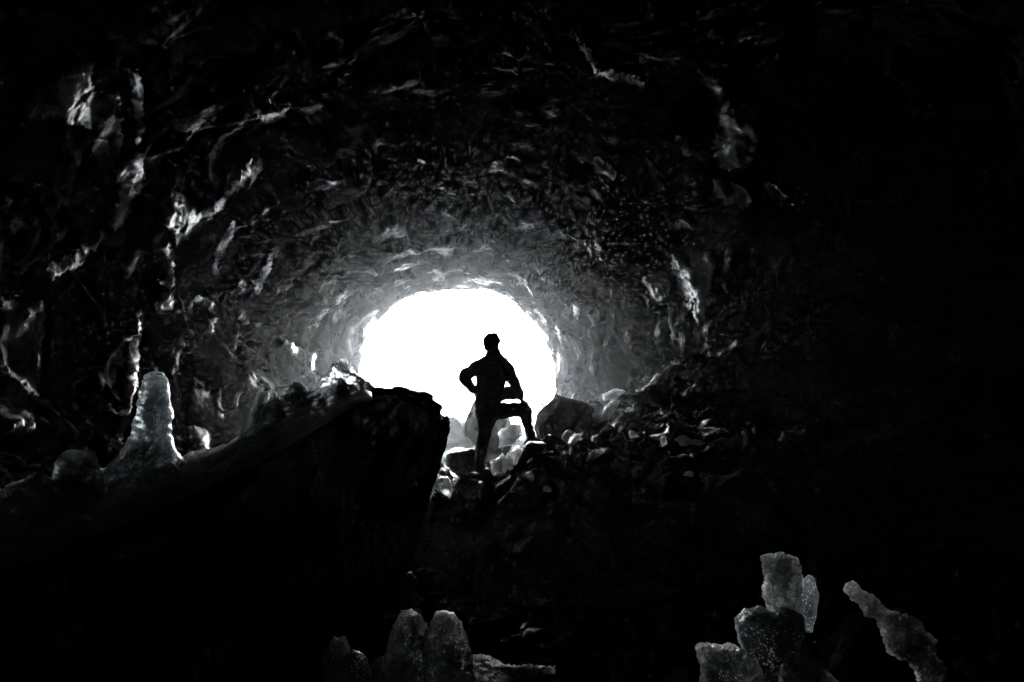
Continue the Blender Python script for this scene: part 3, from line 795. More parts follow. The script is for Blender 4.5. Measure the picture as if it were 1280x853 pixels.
rock_px('boulder', 755, 840, 520, 590, 10.5, 1.3, 47, M_ROCK, 'dark boulder at the foot of the right wall talus', 'boulder', G1, rough=0.08)
rock_px('boulder', 556, 600, 560, 605, 9.6, 0.7, 49, M_WET, 'small dark block between the ice lumps left of the standing leg', 'boulder', G1, rough=0.1)
rock_px('boulder', 518, 566, 575, 640, 8.8, 0.9, 50, M_WET, 'dark wet boulder below the slab tip, behind the bright ice wedge', 'boulder', G1, rough=0.1)
rock_px('boulder', 530, 640, 624, 800, 6.9, 0.9, 52, M_SLAB, 'large black boulder in front of the wet rock under the slab tip', 'boulder', sub=6, rough=0.07)
rock_px('boulder', 590, 760, 640, 860, 6.2, 1.2, 53, M_SLAB, 'black boulder crossed by a thin icy crack below the person', 'boulder', sub=6, rough=0.06)
rock_px('boulder', 760, 900, 575, 760, 6.6, 1.2, 54, M_SLAB, 'black boulder on the dark slope right of the person', 'boulder', sub=6, rough=0.07)
rock_px('boulder', 880, 1040, 590, 800, 5.6, 1.2, 55, M_SLAB, 'black boulder on the dark slope above the lower right ice cluster', 'boulder', sub=6, rough=0.07)

def scatter(name, mat, label, cat, group, n, region, size, seed, protos=5, rough=0.08, cutmin=0.35, sink=0.2, flat=1.0):
    rs = np.random.RandomState(seed); prot = []
    for k in range(protos):
        v, f = rock_shape(900 + seed + k, 3, 16, rough, cutmin)
        me = bpy.data.meshes.new(name); me.from_pydata(v.tolist(), [], f); me.materials.append(mat); prot.append(me)
    k = 0; tries = 0; src = None
    while k < n and tries < 5000:
        tries += 1
        px, Y = region(rs); X = (px - 640) / F * Y
        z = float(ground_z(np.array([X]), np.array([Y]))[0]); sz = size(rs)
        if src is None: src = o = bpy.data.objects.new(name, prot[0])
        else: o = src.copy(); o.data = prot[k % protos]
        COL.objects.link(o)
        o.scale = (sz * rs.uniform(0.7, 1.4), sz * rs.uniform(0.7, 1.4), sz * rs.uniform(0.5, 1.0) * flat)
        o.rotation_euler = (rs.uniform(-.5, .5), rs.uniform(-.5, .5), rs.uniform(0, 6.28))
        o.location = (X, Y, z + sz * flat * (0.6 - sink))
        tag(o, label, cat, group); k += 1
scatter('stone', M_WET, 'small broken black stone lying loose on the dark rubble crest', 'stone', 'loose stones on the rubble crest', 45,
        lambda r: (r.uniform(545, 900), r.uniform(6.9, 8.4)), lambda r: r.uniform(0.05, 0.17), 5)
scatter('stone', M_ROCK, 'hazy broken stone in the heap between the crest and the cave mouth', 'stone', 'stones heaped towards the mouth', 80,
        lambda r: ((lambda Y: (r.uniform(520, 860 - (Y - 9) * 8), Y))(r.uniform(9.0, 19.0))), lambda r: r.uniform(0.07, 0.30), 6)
scatter('ice_shard', M_ICE_MILK, 'small bright ice shard among the stones in the gap behind the legs', 'ice shard', 'ice shards in the gap behind the legs', 55,
        lambda r: (r.uniform(540, 668), r.uniform(8.6, 15.0)), lambda r: r.uniform(0.05, 0.16), 7, flat=0.7, sink=0.0)
scatter('ice_shard', M_ICE, 'small sharp ice shard stuck on the slope right of the raised boot', 'ice shard', 'ice shards on the right slope', 14,
        lambda r: (r.uniform(680, 800), r.uniform(9.5, 14.0)), lambda r: r.uniform(0.04, 0.10), 8, flat=0.9, sink=0.0)

# ice chunks in the gap and on the slope
I1 = 'ice chunks among the rocks by the mouth'
px_blob('ice_wedge', [(597, 546, 560), (603, 541, 565), (612, 539, 568), (622, 541, 563), (632, 543, 554), (640, 544, 548)], 7.3, 0.7, M_ICE_CLEAR, 'bright translucent ice wedge under the slab tip, left of the standing foot', 'ice chunk', None, seed=61, lump=0.08, per=1.2)
px_blob('ice_lump', [(614, 525, 536), (622, 518, 542), (640, 512, 545), (660, 508, 540)], 7.0, 0.8, M_ICE_DARK, 'dim bubbly ice lump lower left of the bright ice wedge', 'ice lump', None, seed=62, lump=0.1, per=1.4)
pk = [(582, 600, 566, 593, 8.9, 'rounded pale ice knob just left of the standing shin'),
      (613, 628, 572, 600, 8.6, 'pale ice knob touching the standing shin, first of the row there'),
      (622, 636, 566, 594, 8.7, 'second pale ice knob of the row behind the legs'),
      (631, 645, 563, 588, 8.8, 'third pale ice knob of the row behind the legs'),
      (640, 652, 561, 582, 8.9, 'last pale ice knob of the row, nearest the raised shin'),
      (622, 654, 530, 560, 11.0, 'bright frosted ice block beneath the raised knee'),
      (672, 683, 497, 540, 10.6, 'upright bright ice flake on the left face of the angular hazy boulder'),
      (702, 722, 538, 556, 9.9, 'round dim ice lump at the foot of the angular hazy boulder'),
      (540, 560, 578, 590, 9.3, 'flat bright ice plate at the foot of the slab tip'),
      (560, 584, 560, 574, 10.5, 'bright thin ice plate in the mist left of the standing leg'),
      (544, 566, 566, 576, 11.0, 'narrow bright ice plate below the pale misty boulder'),
      (678, 690, 606, 616, 7.1, 'tiny round ice knob below the raised boot'),
      (656, 668, 590, 602, 7.2, 'dim frosted knob on the black rock below the raised shin')]
for k, (a, b, c, d, Y, lab) in enumerate(pk):
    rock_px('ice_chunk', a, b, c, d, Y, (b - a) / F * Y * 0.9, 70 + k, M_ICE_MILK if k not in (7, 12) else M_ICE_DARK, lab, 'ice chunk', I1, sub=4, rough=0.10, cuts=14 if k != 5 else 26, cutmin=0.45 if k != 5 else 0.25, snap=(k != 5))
I2 = 'ice pieces on the slope right of the person'
rp = [(728, 752, 505, 521, 11.3, 0, 'white jagged ice piece, brightest on the slope right of the knee'),
      (752, 776, 500, 525, 11.2, 40, 'leaf shaped ice flake leaning right, beside the white jagged piece'),
      (715, 732, 508, 519, 11.6, -35, 'short bright ice sliver left of the white jagged piece'),
      (710, 730, 541, 556, 9.4, 55, 'bright slanting ice blade at the foot of the hazy boulders'),
      (752, 782, 486, 502, 12.3, 60, 'thin frosty ledge of ice above the leaf shaped flake'),
      (733, 746, 521, 534, 10.8, 30, 'small ice sliver just below the white jagged piece'),
      (786, 797, 538, 548, 9.8, 0, 'tiny ice nub alone on the dark slope'),
      (825, 834, 545, 560, 9.2, 10, 'small upright ice chip left of the long ice piece'),
      (843, 862, 544, 558, 8.9, 0, 'glowing lump end of the long ice piece on the dark slope'),
      (855, 884, 549, 558, 8.85, -75, 'long flat ice splinter trailing right on the dark slope'),
      (842, 868, 588, 610, 7.6, 55, 'slanting icy rim below the long ice splinter'),
      (850, 866, 614, 626, 7.3, 0, 'dim ice nub below the slanting icy rim'),
      (730, 756, 562, 578, 8.1, 60, 'pale curved ice rim on the dark mound right of the boot'),
      (938, 958, 640, 664, 5.2, -50, 'thin curled ice thread on the black slope above the lower right cluster'),
      (606, 619, 704, 716, 5.55, 40, 'small oval ice bead below the person in the black foreground'),
      (668, 682, 664, 672, 5.6, 60, 'hair thin icy crack end in the black foreground'),
      (640, 668, 668, 690, 5.58, 55, 'long thin icy crack line above the oval bead')]
for k, (a, b, c, d, Y, tl, lab) in enumerate(rp):
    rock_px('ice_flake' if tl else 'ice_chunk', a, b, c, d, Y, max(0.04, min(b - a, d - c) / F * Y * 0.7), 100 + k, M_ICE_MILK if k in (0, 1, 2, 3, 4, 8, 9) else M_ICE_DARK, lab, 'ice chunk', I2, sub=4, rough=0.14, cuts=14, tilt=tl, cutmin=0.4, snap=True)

# ------------------------------------------------------------------ ice on the walls
W = 'ice curtains frozen to the cave wall'
patches = [
 ([(35,125),(60,100),(95,82),(118,80),(112,105),(120,120),(140,110),(143,140),(118,158),(95,150),(70,145),(30,148)], 0.6, 'broad dim ice veil at the top left of the cave wall'),
 ([(138,140),(148,150),(152,172),(146,195),(135,208),(122,205),(116,190),(125,165),(132,150)], 1.25, 'bright lozenge of ice below the dim veil on the left wall'),
 ([(178,192),(178,225),(166,250),(158,275),(145,282),(134,276),(146,250),(150,232),(142,218),(155,205),(168,196)], 1.2, 'pale ragged ice drip below the bright lozenge on the left wall'),
 ([(162,92),(172,92),(178,120),(178,160),(172,175),(168,150),(164,120)], 0.6, 'thin vertical frost strip above the ragged drip on the left wall'),
 ([(205,250),(225,245),(245,262),(262,255),(258,275),(240,292),(222,298),(208,280)], 0.5, 'dim double lobed ice veil on the left wall beside the long slanting streak'),
 ([(310,208),(312,218),(290,245),(262,270),(238,290),(212,308),(208,302),(232,284),(254,262),(280,240),(300,218)], 1, 'long slanting ice streak running down left on the wall'),
 ([(210,312),(216,315),(214,345),(212,368),(205,366),(207,340)], 1, 'short vertical ice strip above the ice boss on the left wall'),
 ([(200,370),(212,366),(218,380),(216,396),(204,402),(193,392),(193,380)], 0.8, 'rounded ice boss on the left wall above the tallest stalagmite'),
 ([(290,278),(294,282),(280,312),(270,338),(266,335),(272,310)], 0.9, 'narrow ice spike slanting alone on the left wall'),
 ([(238,378),(248,374),(260,378),(266,392),(264,408),(254,420),(248,416),(258,404),(259,392),(252,382),(243,384),(240,396),(236,392)], 0.9, 'horseshoe shaped ice rim on the left wall'),
 ([(345,312),(350,318),(336,335),(330,355),(326,366),(318,364),(322,348),(332,328)], 1, 'forked bright ice ribbon on the wall left of the mouth'),
 ([(300,352),(314,352),(310,364),(296,372),(288,366)], 0.9, 'small crumpled ice patch at the foot of the forked ribbon'),
 ([(284,376),(296,378),(306,392),(310,402),(298,400),(288,392)], 0.7, 'dim crumpled ice patch under the forked ribbon'),
 ([(350,422),(366,430),(380,442),(380,458),(372,452),(362,444),(356,434)], 1.2, 'bright wing shaped ice plate left of the tall ice hump'),
 ([(392,438),(394,450),(388,462),(380,474),(377,470),(386,454)], 1, 'thin looped ice ribbon right of the wing shaped plate'),
 ([(238,538),(250,534),(258,545),(258,560),(250,568),(242,558)], 1.2, 'bright ice patch low on the left wall right of the tallest stalagmite'),
 ([(328,138),(352,128),(362,132),(345,146),(322,158)], 0.5, 'faint ice smear high on the left part of the ceiling'),
 ([(160,440),(168,400),(174,402),(172,440),(168,480),(160,520),(152,545),(146,540),(152,500)], 0.5, 'tall dim ice seam on the wall left of the tallest stalagmite'),
 ([(0,380),(20,384),(48,384),(56,400),(50,450),(44,500),(40,530),(22,540),(0,535)], 0.35, 'wide dark icy wall panel at the left edge of the photo'),
 ([(60,332),(90,318),(120,290),(125,300),(105,325),(70,345)], 0.3, 'faint frosty band on the lower left wall above the dark panel'),
 ([(872,92),(890,95),(908,115),(918,145),(935,152),(944,170),(942,190),(930,202),(905,206),(892,180),(896,150),(884,120)], 1.0, 'largest broad ice curtain high on the right wall'),
 ([(905,200),(935,198),(936,206),(915,212)], 1, 'bright ice lip under the largest curtain on the right wall'),
 ([(896,225),(912,228),(930,236),(938,250),(928,260),(908,252),(896,240)], 1.0, 'oval ice lobe below the bright lip on the right wall'),
 ([(956,230),(968,234),(978,244),(974,254),(962,246)], 0.6, 'faint small ice spot farthest right on the wall'),
 ([(838,305),(852,312),(862,308),(875,318),(890,312),(892,335),(888,362),(880,370),(862,372),(850,365),(845,340)], 1.0, 'ice curtain with a forked lower edge on the right wall'),
 ([(866,366),(876,364),(885,372),(882,390),(874,404),(868,392)], 1, 'bright hanging ice tooth under the forked curtain'),
 ([(848,385),(856,375),(862,385),(856,402),(849,408)], 0.6, 'dim ice tooth left of the bright hanging tooth'),
 ([(912,290),(918,295),(914,325),(908,345),(913,362),(906,362),(903,340),(908,318)], 0.5, 'thin wavy ice string right of the forked curtain'),
 ([(804,196),(812,200),(824,215),(832,236),(826,236),(816,218)], 0.7, 'slanting ice scratch left of the largest curtain'),
 ([(845,170),(858,175),(866,190),(860,196),(852,186)], 0.7, 'small hooked ice fleck left of the largest curtain'),
 ([(722,48),(730,55),(745,80),(742,84),(728,62)], 0.5, 'thin ice line high on the ceiling above the glinting shelf'),
 ([(750,82),(775,92),(805,102),(800,108),(770,100),(750,94)], 0.5, 'glinting ice shelf high on the ceiling'),
 ([(740,200),(760,205),(772,215),(765,222),(748,212)], 0.6, 'small frosty shelf on the ceiling right of the middle'),
 ([(804,345),(820,340),(840,352),(832,375),(812,378)], 0.25, 'faintest ice stain on the right wall left of the forked curtain'),
 ([(715,372),(722,380),(726,398),(720,396)], 1, 'slim bright ice drip right of the mouth, upper'),
 ([(694,404),(700,412),(708,432),(702,430)], 1.2, 'slim bright ice drip right of the mouth, lower'),
]
pm = {}
def patch_mat(k):
    key = round(k, 2)
    if key not in pm:
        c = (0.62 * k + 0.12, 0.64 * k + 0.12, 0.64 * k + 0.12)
        pm[key] = m_ = ice_mat('wall_ice_%d' % int(key * 100), col=tuple(min(0.85, x) for x in c), rad=0.12, rough=(0.2, 0.5), bump=0.8, bdist=0.02, bub=18, trans=0.0, lowk=0.08, stretch=(1, 1, 0.5), nsc=4.5)
        # thin edges of the ice let the dark rock show through
        N_, L_ = m_.node_tree.nodes, m_.node_tree.links; b_ = N_['Principled BSDF']
        src = b_.inputs['Base Color'].links[0].from_socket
        at = N_.new('ShaderNodeAttribute'); at.attribute_name = 'thick'
        nn = N_.new('ShaderNodeTexNoise'); nn.inputs['Scale'].default_value = 5; nn.inputs['Detail'].default_value = 8; nn.inputs['Roughness'].default_value = 0.75
        gg = N_.new('ShaderNodeNewGeometry'); L_.new(gg.outputs['Position'], nn.inputs['Vector'])
        ma = N_.new('ShaderNodeMath'); ma.operation = 'MULTIPLY_ADD'; ma.inputs[1].default_value = 1.3; L_.new(nn.outputs['Fac'], ma.inputs[0]); L_.new(at.outputs['Fac'], ma.inputs[2])
        mr_ = N_.new('ShaderNodeMapRange'); mr_.interpolation_type = 'SMOOTHSTEP'; mr_.inputs['From Min'].default_value = 0.85; mr_.inputs['From Max'].default_value = 1.35
        L_.new(ma.outputs[0], mr_.inputs['Value'])
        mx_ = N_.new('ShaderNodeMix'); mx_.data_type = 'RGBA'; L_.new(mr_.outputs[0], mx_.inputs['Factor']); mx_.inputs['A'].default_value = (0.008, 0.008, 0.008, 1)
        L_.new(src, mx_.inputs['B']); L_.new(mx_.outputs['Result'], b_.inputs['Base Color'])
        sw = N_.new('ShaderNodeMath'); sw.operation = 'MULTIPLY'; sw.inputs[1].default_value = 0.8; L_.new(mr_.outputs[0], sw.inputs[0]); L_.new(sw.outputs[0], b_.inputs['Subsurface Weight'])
        sw2 = N_.new('ShaderNodeMath'); sw2.operation = 'MULTIPLY'; sw2.inputs[1].default_value = 0.8; L_.new(mr_.outputs[0], sw2.inputs[0]); L_.new(sw2.outputs[0], b_.inputs['Specular IOR Level'])
        b_.inputs['Subsurface Radius'].default_value = (1.0, 1.0, 1.0)
    return pm[key]
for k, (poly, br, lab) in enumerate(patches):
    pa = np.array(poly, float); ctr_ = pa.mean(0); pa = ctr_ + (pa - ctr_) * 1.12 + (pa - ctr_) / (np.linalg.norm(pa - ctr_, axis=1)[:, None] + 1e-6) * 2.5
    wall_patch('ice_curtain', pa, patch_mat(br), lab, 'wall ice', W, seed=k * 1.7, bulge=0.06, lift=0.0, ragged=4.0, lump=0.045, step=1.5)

# ------------------------------------------------------------------ the person
YP = 7.65
def Zp(zx, zy, dy=0.0):
    return np.array(P(540 + zx / 3.555, 400 + zy / 3.555, YP + dy))
def loft(pts, rad, n=24, sub=6, up=(0, 1, 0)):
    """tube through points; rad = (side, depth) pairs"""
    pts = np.array(pts); rad = np.array([(r, r) if np.isscalar(r) else r for r in rad], float)
    m = len(pts); t = np.linspace(0, m - 1, (m - 1) * sub + 1)
    def cr(a):
        out = []
        for q in t:
            i = min(int(q), m - 2); f = q - i
            p0, p1, p2, p3 = a[max(i - 1, 0)], a[i], a[i + 1], a[min(i + 2, m - 1)]
            out.append(0.5 * ((2 * p1) + (-p0 + p2) * f + (2 * p0 - 5 * p1 + 4 * p2 - p3) * f * f + (-p0 + 3 * p1 - 3 * p2 + p3) * f ** 3))
        return np.array(out)
    c = cr(pts); r = np.maximum(cr(rad), 0.002)
    T = np.gradient(c, axis=0); T /= np.linalg.norm(T, axis=1)[:, None] + 1e-9
    upv = np.array(up, float)
    A = np.cross(T, upv); A /= np.linalg.norm(A, axis=1)[:, None] + 1e-9
    B = np.cross(A, T)
    th = np.linspace(0, 2 * np.pi, n, endpoint=False)
    R = c[:, None] + A[:, None] * (np.cos(th)[None, :, None] * r[:, 0][:, None, None]) + B[:, None] * (np.sin(th)[None, :, None] * r[:, 1][:, None, None])
    # rounded ends
    e0 = c[0] - T[0] * r[0].mean() * 0.6; e1 = c[-1] + T[-1] * r[-1].mean() * 0.6
    k = len(c)
    r0 = c[0] - T[0] * r[0].mean() * 0.42 + (R[0] - c[0]) * 0.68
    r1 = c[-1] + T[-1] * r[-1].mean() * 0.42 + (R[-1] - c[-1]) * 0.68
    R = np.concatenate([r0[None], R, r1[None]], 0)
    v = np.vstack([R.reshape(-1, 3), e0, e1])
    f = grid_faces(k + 2, n, True).tolist(); q = (k + 2) * n
    f += [[q, (j + 1) % n, j] for j in range(n)] + [[q + 1, (k + 1) * n + j, (k + 1) * n + (j + 1) % n] for j in range(n)]
    return v, f
def ellipsoid(c, r, rot=None, sub=4):
    v, f = ICO[sub]; v = v * np.array(r)
    if rot is not None: v = v @ np.array(rot).T
    return v + np.array(c), f
def merge_remesh(name, pieces, voxel, mat, parent, smooth_it=4, wrinkle=0.0):
    vs, fs, off = [], [], 0
    for v, f in pieces:
        vs.append(v); fs += [[k + off for k in q] for q in f]; off += len(v)
    vs = np.vstack(vs)
    me = bpy.data.meshes.new(name); org = np.array(parent.location)
    me.from_pydata((vs - org).tolist(), [], fs); me.update()
    bm = bmesh.new(); bm.from_mesh(me); bmesh.ops.recalc_face_normals(bm, faces=bm.faces); bm.to_mesh(me); bm.free()
    tmp = bpy.data.objects.new(name + '_src', me); COL.objects.link(tmp)
    r = tmp.modifiers.new('r', 'REMESH'); r.mode = 'VOXEL'; r.voxel_size = voxel; r.use_smooth_shade = True
    s = tmp.modifiers.new('s', 'SMOOTH'); s.iterations = smooth_it; s.factor = 0.5
    dg = bpy.context.evaluated_depsgraph_get(); ev = tmp.evaluated_get(dg)
    out = bpy.data.meshes.new_from_object(ev)
    bpy.data.objects.remove(tmp); bpy.data.meshes.remove(me)
    n = len(out.vertices); co = np.zeros(n * 3); out.vertices.foreach_get('co', co); co = co.reshape(-1, 3)
    if wrinkle:
        no = np.zeros(n * 3); out.vertex_normals.foreach_get('vector', no); no = no.reshape(-1, 3)
        w = fbm(co * np.array([10, 10, 14]) + 4, 3, 0.55)
        co = co + no * (w * wrinkle)[:, None]
        out.vertices.foreach_set('co', co.ravel())
    out.polygons.foreach_set('use_smooth', np.ones(len(out.polygons), dtype=bool))
    out.update()
    o = bpy.data.objects.new(name, out); COL.objects.link(o); o.parent = parent
    out.materials.clear(); out.materials.append(mat)
    return o
M_SKIN = plain_mat('skin', (0.42, 0.26, 0.2), 0.5, 60)
M_JACKET = plain_mat('jacket_cloth', (0.022, 0.024, 0.028), 0.6, 160)
M_TROUSER = plain_mat('trouser_cloth', (0.018, 0.018, 0.02), 0.75, 200)
M_HAIR = plain_mat('dark_hair', (0.02, 0.015, 0.012), 0.6, 300, bump=0.8)
M_BOOT = plain_mat('boot_leather', (0.02, 0.017, 0.015), 0.45, 90)
M_HAT = plain_mat('knit_wool', (0.03, 0.03, 0.032), 0.9, 260, bump=0.8)

root = bpy.data.objects.new('person', None); COL.objects.link(root)
foot0 = Zp(222, 762)
root.location = tuple(foot0)
tag(root, 'person in dark jacket and knit cap, one boot up on a rock, hand on hip', 'person')
bpy.context.view_layer.update()
# joints (zoomed photo pixels, depth metres; the person faces away and to the right)
pel = Zp(246, 405); chest = Zp(268, 250, 0.02); neckb = Zp(274, 168, 0.02); headc = Zp(267, 104, 0.03)
shL, shR = Zp(212, 207, -0.02), Zp(322, 207, 0.05)
elL, haL = Zp(139, 253, -0.16), Zp(188, 320, -0.02)
elR, haR = Zp(370, 288, 0.06), Zp(397, 352, 0.12)
hipL, hipR = Zp(240, 415, -0.03), Zp(272, 404, 0.06)
knL, anL = Zp(220, 560, 0.02), Zp(215, 715, -0.03)
knR, anR = Zp(413, 401, 0.10), Zp(440, 516, 0.08)
def mid(a, b, t): return a + (b - a) * t
def hand(wrist, dirv, side, norm, curl=0.7, s=1.0):
    """palm with four curled fingers and a thumb"""
    d = np.array(dirv, float); d /= np.linalg.norm(d); sd = np.array(side, float); sd -= d * (sd @ d); sd /= np.linalg.norm(sd)
    nn = np.cross(d, sd); nn *= np.sign(nn @ np.array(norm)) or 1
    out = [loft([wrist - d * 0.03, wrist + d * 0.02, wrist + d * 0.06, wrist + d * 0.09], [(0.026, 0.02), (0.032, 0.018), (0.040, 0.017), (0.036, 0.014)], up=nn)]
    for k, (o_, L_) in enumerate(zip((-0.029, -0.0095, 0.0095, 0.028), (0.062, 0.074, 0.070, 0.055))):
        p = wrist + d * 0.085 + sd * o_; a = 0.25 * curl; pts = [p]
        for seg in range(3):
            a += curl * 0.55
            p = p + (d * math.cos(a) + nn * math.sin(a)) * L_ * (0.45, 0.32, 0.26)[seg]; pts.append(p)
        out.append(loft(pts, [0.0095, 0.009, 0.0085, 0.0075], n=12, sub=3))
    tb = wrist + d * 0.03 - sd * 0.03
    out.append(loft([tb, tb - sd * 0.025 + d * 0.025 + nn * 0.008, tb - sd * 0.030 + d * 0.058 + nn * 0.02], [0.014, 0.011, 0.0085], n=12, sub=4))
    return out
headrot = Matrix.Rotation(math.radians(-28), 3, 'Z')   # looks away, a little to the right
def hp(x, y, z):   # head frame: x side, y forward, z up
    return headc + 1.08 * np.array(headrot @ Vector((x, y, z)))
hr = [list(r) for r in headrot]
body = []
body.append(ellipsoid(headc, (0.074, 0.093, 0.110), hr))
body.append(ellipsoid(hp(0, 0.035, -0.055), (0.052, 0.058, 0.060), hr))       # jaw
body.append(loft([hp(0, 0.088, 0.015), hp(0, 0.103, -0.012), hp(0, 0.098, -0.028)], [0.009, 0.012, 0.013], n=12, up=(1, 0, 0)))   # nose
body.append(loft([hp(-0.022, 0.089, -0.055), hp(0, 0.095, -0.053), hp(0.022, 0.089, -0.055)], [0.006, 0.008, 0.006], n=10))        # lips
body.append(loft([hp(-0.04, 0.080, 0.024), hp(0, 0.090, 0.026), hp(0.04, 0.080, 0.024)], [0.009, 0.010, 0.009], n=10))            # brow
for sgn in (-1, 1):
    body.append(ellipsoid(hp(0.077 * sgn, -0.004, -0.01), (0.010, 0.02, 0.032), hr, 3))                                            # ears
    body.append(ellipsoid(hp(0.030 * sgn, 0.078, 0.004), (0.014, 0.012, 0.010), hr, 3))                                            # eyes
body.append(loft([neckb + np.array([0, 0, -0.05]), neckb + np.array([0, 0.01, 0.03]), headc + np.array([0, 0, -0.06])], [0.062, 0.056, 0.056]))
torso_pts = [Zp(246, 425), Zp(247, 390), Zp(252, 340), Zp(262, 280), Zp(268, 230), Zp(270, 195), Zp(272, 170)]
body.append(loft(torso_pts, [(0.09, 0.08), (0.11, 0.09), (0.11, 0.09), (0.13, 0.10), (0.14, 0.10), (0.12, 0.08), (0.06, 0.06)]))
for a, e, h in ((shL, elL, haL), (shR, elR, haR)):
    body.append(loft([mid(chest, a, 0.55), a, mid(a, e, 0.5), e, mid(e, h, 0.4), h], [0.055, 0.050, 0.042, 0.034, 0.032, 0.024]))
for hq, k, a in ((hipL, knL, anL), (hipR, knR, anR)):
    body.append(loft([hq, mid(hq, k, 0.35), k, mid(k, a, 0.3), a, a + np.array([0, 0, -0.04])], [0.065, 0.055, 0.038, 0.036, 0.028, 0.030]))
body += hand(haL, mid(haL, Zp(235, 352, -0.06), 1) - haL, (0.2, -0.2, 1), (0.3, 1, 0), 0.5)
body += hand(haR, Zp(412, 385, 0.19) - haR, (-0.7, 0.6, 0.0), (0.5, 0.6, -0.6), 0.7)
fdL = np.array([0.35, 0.9, 0.0]); fdR = np.array([0.85, 0.45, -0.12])
for a, d in ((anL, fdL), (anR, fdR)):
    d = d / np.linalg.norm(d)
    body.append(loft([a + np.array([0, 0, -0.03]), a + d * 0.08 + np.array([0, 0, -0.06]), a + d * 0.16 + np.array([0, 0, -0.075])], [0.035, 0.036, 0.03]))
merge_remesh('body', body, 0.006, M_SKIN, root, 3)

jk = [loft([Zp(243, 440), Zp(244, 420), Zp(246, 390), Zp(248, 350), Zp(256, 300), Zp(263, 262), Zp(267, 230), Zp(270, 205), Zp(272, 185), Zp(274, 165)],
           [(0.120, 0.110), (0.130, 0.125), (0.138, 0.13), (0.140, 0.125), (0.156, 0.13), (0.170, 0.135), (0.172, 0.135), (0.160, 0.12), (0.125, 0.10), (0.088, 0.085)], n=36)]
for a, e, h, q in ((shL, elL, haL, 0), (shR, elR, haR, 1)):
    jk.append(loft([mid(chest, a, 0.45), a, mid(a, e, 0.5), e, mid(e, h, 0.45), mid(e, h, 0.93)], [0.08, 0.082, 0.068 + 0.008 * q, 0.062 - 0.006 * q, 0.056, 0.046]))
jk.append(loft([Zp(272, 176), Zp(232, 186, -0.01), Zp(205, 206, -0.02)], [0.07, 0.062, 0.06]))
jk.append(loft([Zp(272, 176), Zp(308, 184, 0.02), Zp(330, 204, 0.04)], [0.07, 0.062, 0.06]))
jk.append(loft([neckb + np.array([0.0, 0, -0.02]), neckb + np.array([0.0, 0, 0.035]), neckb + np.array([0.0, 0, 0.075])], [(0.100, 0.090), (0.088, 0.088), (0.078, 0.082)]))
jk.append(loft([Zp(240, 168, -0.08), Zp(272, 160, -0.10), Zp(306, 164, -0.06)], [0.030, 0.036, 0.03]))   # rumpled hood roll
jk.append(loft([Zp(290, 322, 0.06), Zp(325, 320, 0.08), Zp(362, 320, 0.09)], [(0.062, 0.06), (0.060, 0.05), (0.056, 0.05)]))
jk.append(loft([Zp(285, 338, 0.04), Zp(322, 332, 0.08), Zp(350, 331, 0.10), Zp(368, 338, 0.11)], [(0.075, 0.06), (0.070, 0.06), (0.062, 0.05), 0.046]))   # jacket front bunched over the thigh
merge_remesh('jacket', jk, 0.010, M_JACKET, root, 2, 0.012)
tr = [loft([Zp(246, 436), Zp(247, 405), Zp(249, 370)], [(0.118, 0.11), (0.13, 0.12), (0.12, 0.10)])]
tr.append(loft([Zp(238, 405), Zp(243, 440), Zp(235, 485), Zp(228, 540), Zp(215, 585), Zp(212, 620), Zp(214, 670), anL + np.array([0, 0, -0.01])],
               [0.115, 0.112, 0.084, 0.064, 0.064, 0.062, 0.054, 0.052]))
tr.append(loft([hipR + np.array([-0.03, 0, 0.0]), mid(hipR, knR, 0.35), mid(hipR, knR, 0.7), knR + np.array([0.0, 0, -0.005]), Zp(420, 440, 0.10), Zp(431, 485, 0.09), anR + np.array([0, 0, 0.0])],
               [0.100, 0.092, 0.084, 0.078, 0.064, 0.050, 0.043]))
merge_remesh('trousers', tr, 0.010, M_TROUSER, root, 2, 0.014)
for a, d in ((anL, fdL), (anR, fdR)):
    d = d / np.linalg.norm(d); u = np.array([0, 0, 1.0])
    up_ = loft([a + u * 0.04, a - u * 0.02, a + d * 0.02 - u * 0.065, a + d * 0.10 - u * 0.08, a + d * 0.185 - u * 0.092], [0.052, 0.050, (0.047, 0.050), (0.050, 0.042), (0.042, 0.028)], up=(0.01, 0, 1))
    heel = ellipsoid(a - d * 0.035 - u * 0.075, (0.046, 0.046, 0.045))
    bt = merge_remesh('boot', [up_, heel], 0.008, M_BOOT, root, 3)
    sd = np.cross(d, u); pts = []
    for t in np.linspace(0, 2 * np.pi, 40, endpoint=False):
        L_ = 0.152 * math.cos(t); w = (0.050 + 0.006 * math.cos(t)) * math.sin(t)
        pts.append(a + d * (0.075 + L_) + sd * w - u * 0.112)
    pts = np.array(pts); n = len(pts)
    v = np.vstack([pts, pts - u * 0.022]); f = [list(range(n))[::-1], [k + n for k in range(n)]] + [[k, (k + 1) % n, (k + 1) % n + n, k + n] for k in range(n)]
    me = bpy.data.meshes.new('sole'); me.from_pydata((v - np.array(root.location)).tolist(), [], f); me.materials.append(M_BOOT)
    so = bpy.data.objects.new('sole', me); COL.objects.link(so); so.parent = bt
# knit cap
cap = [ellipsoid(hp(0, -0.004, 0.018), (0.099, 0.114, 0.095), hr), ellipsoid(hp(0.01, -0.045, 0.05), (0.070, 0.070, 0.061), hr)]
cap.append(ellipsoid(hp(-0.055, 0.03, 0.012), (0.040, 0.05, 0.034), hr)); cap.append(ellipsoid(hp(0.03, -0.01, 0.085), (0.045, 0.05, 0.028), hr))
hair = [ellipsoid(hp(0, -0.022, -0.022), (0.088, 0.090, 0.087), hr)]
merge_remesh('hair', hair, 0.007, M_HAIR, root, 2, 0.004)
v, f = cap[0]
cp = merge_remesh('knit_cap', cap, 0.008, M_HAT, root, 3, 0.004)
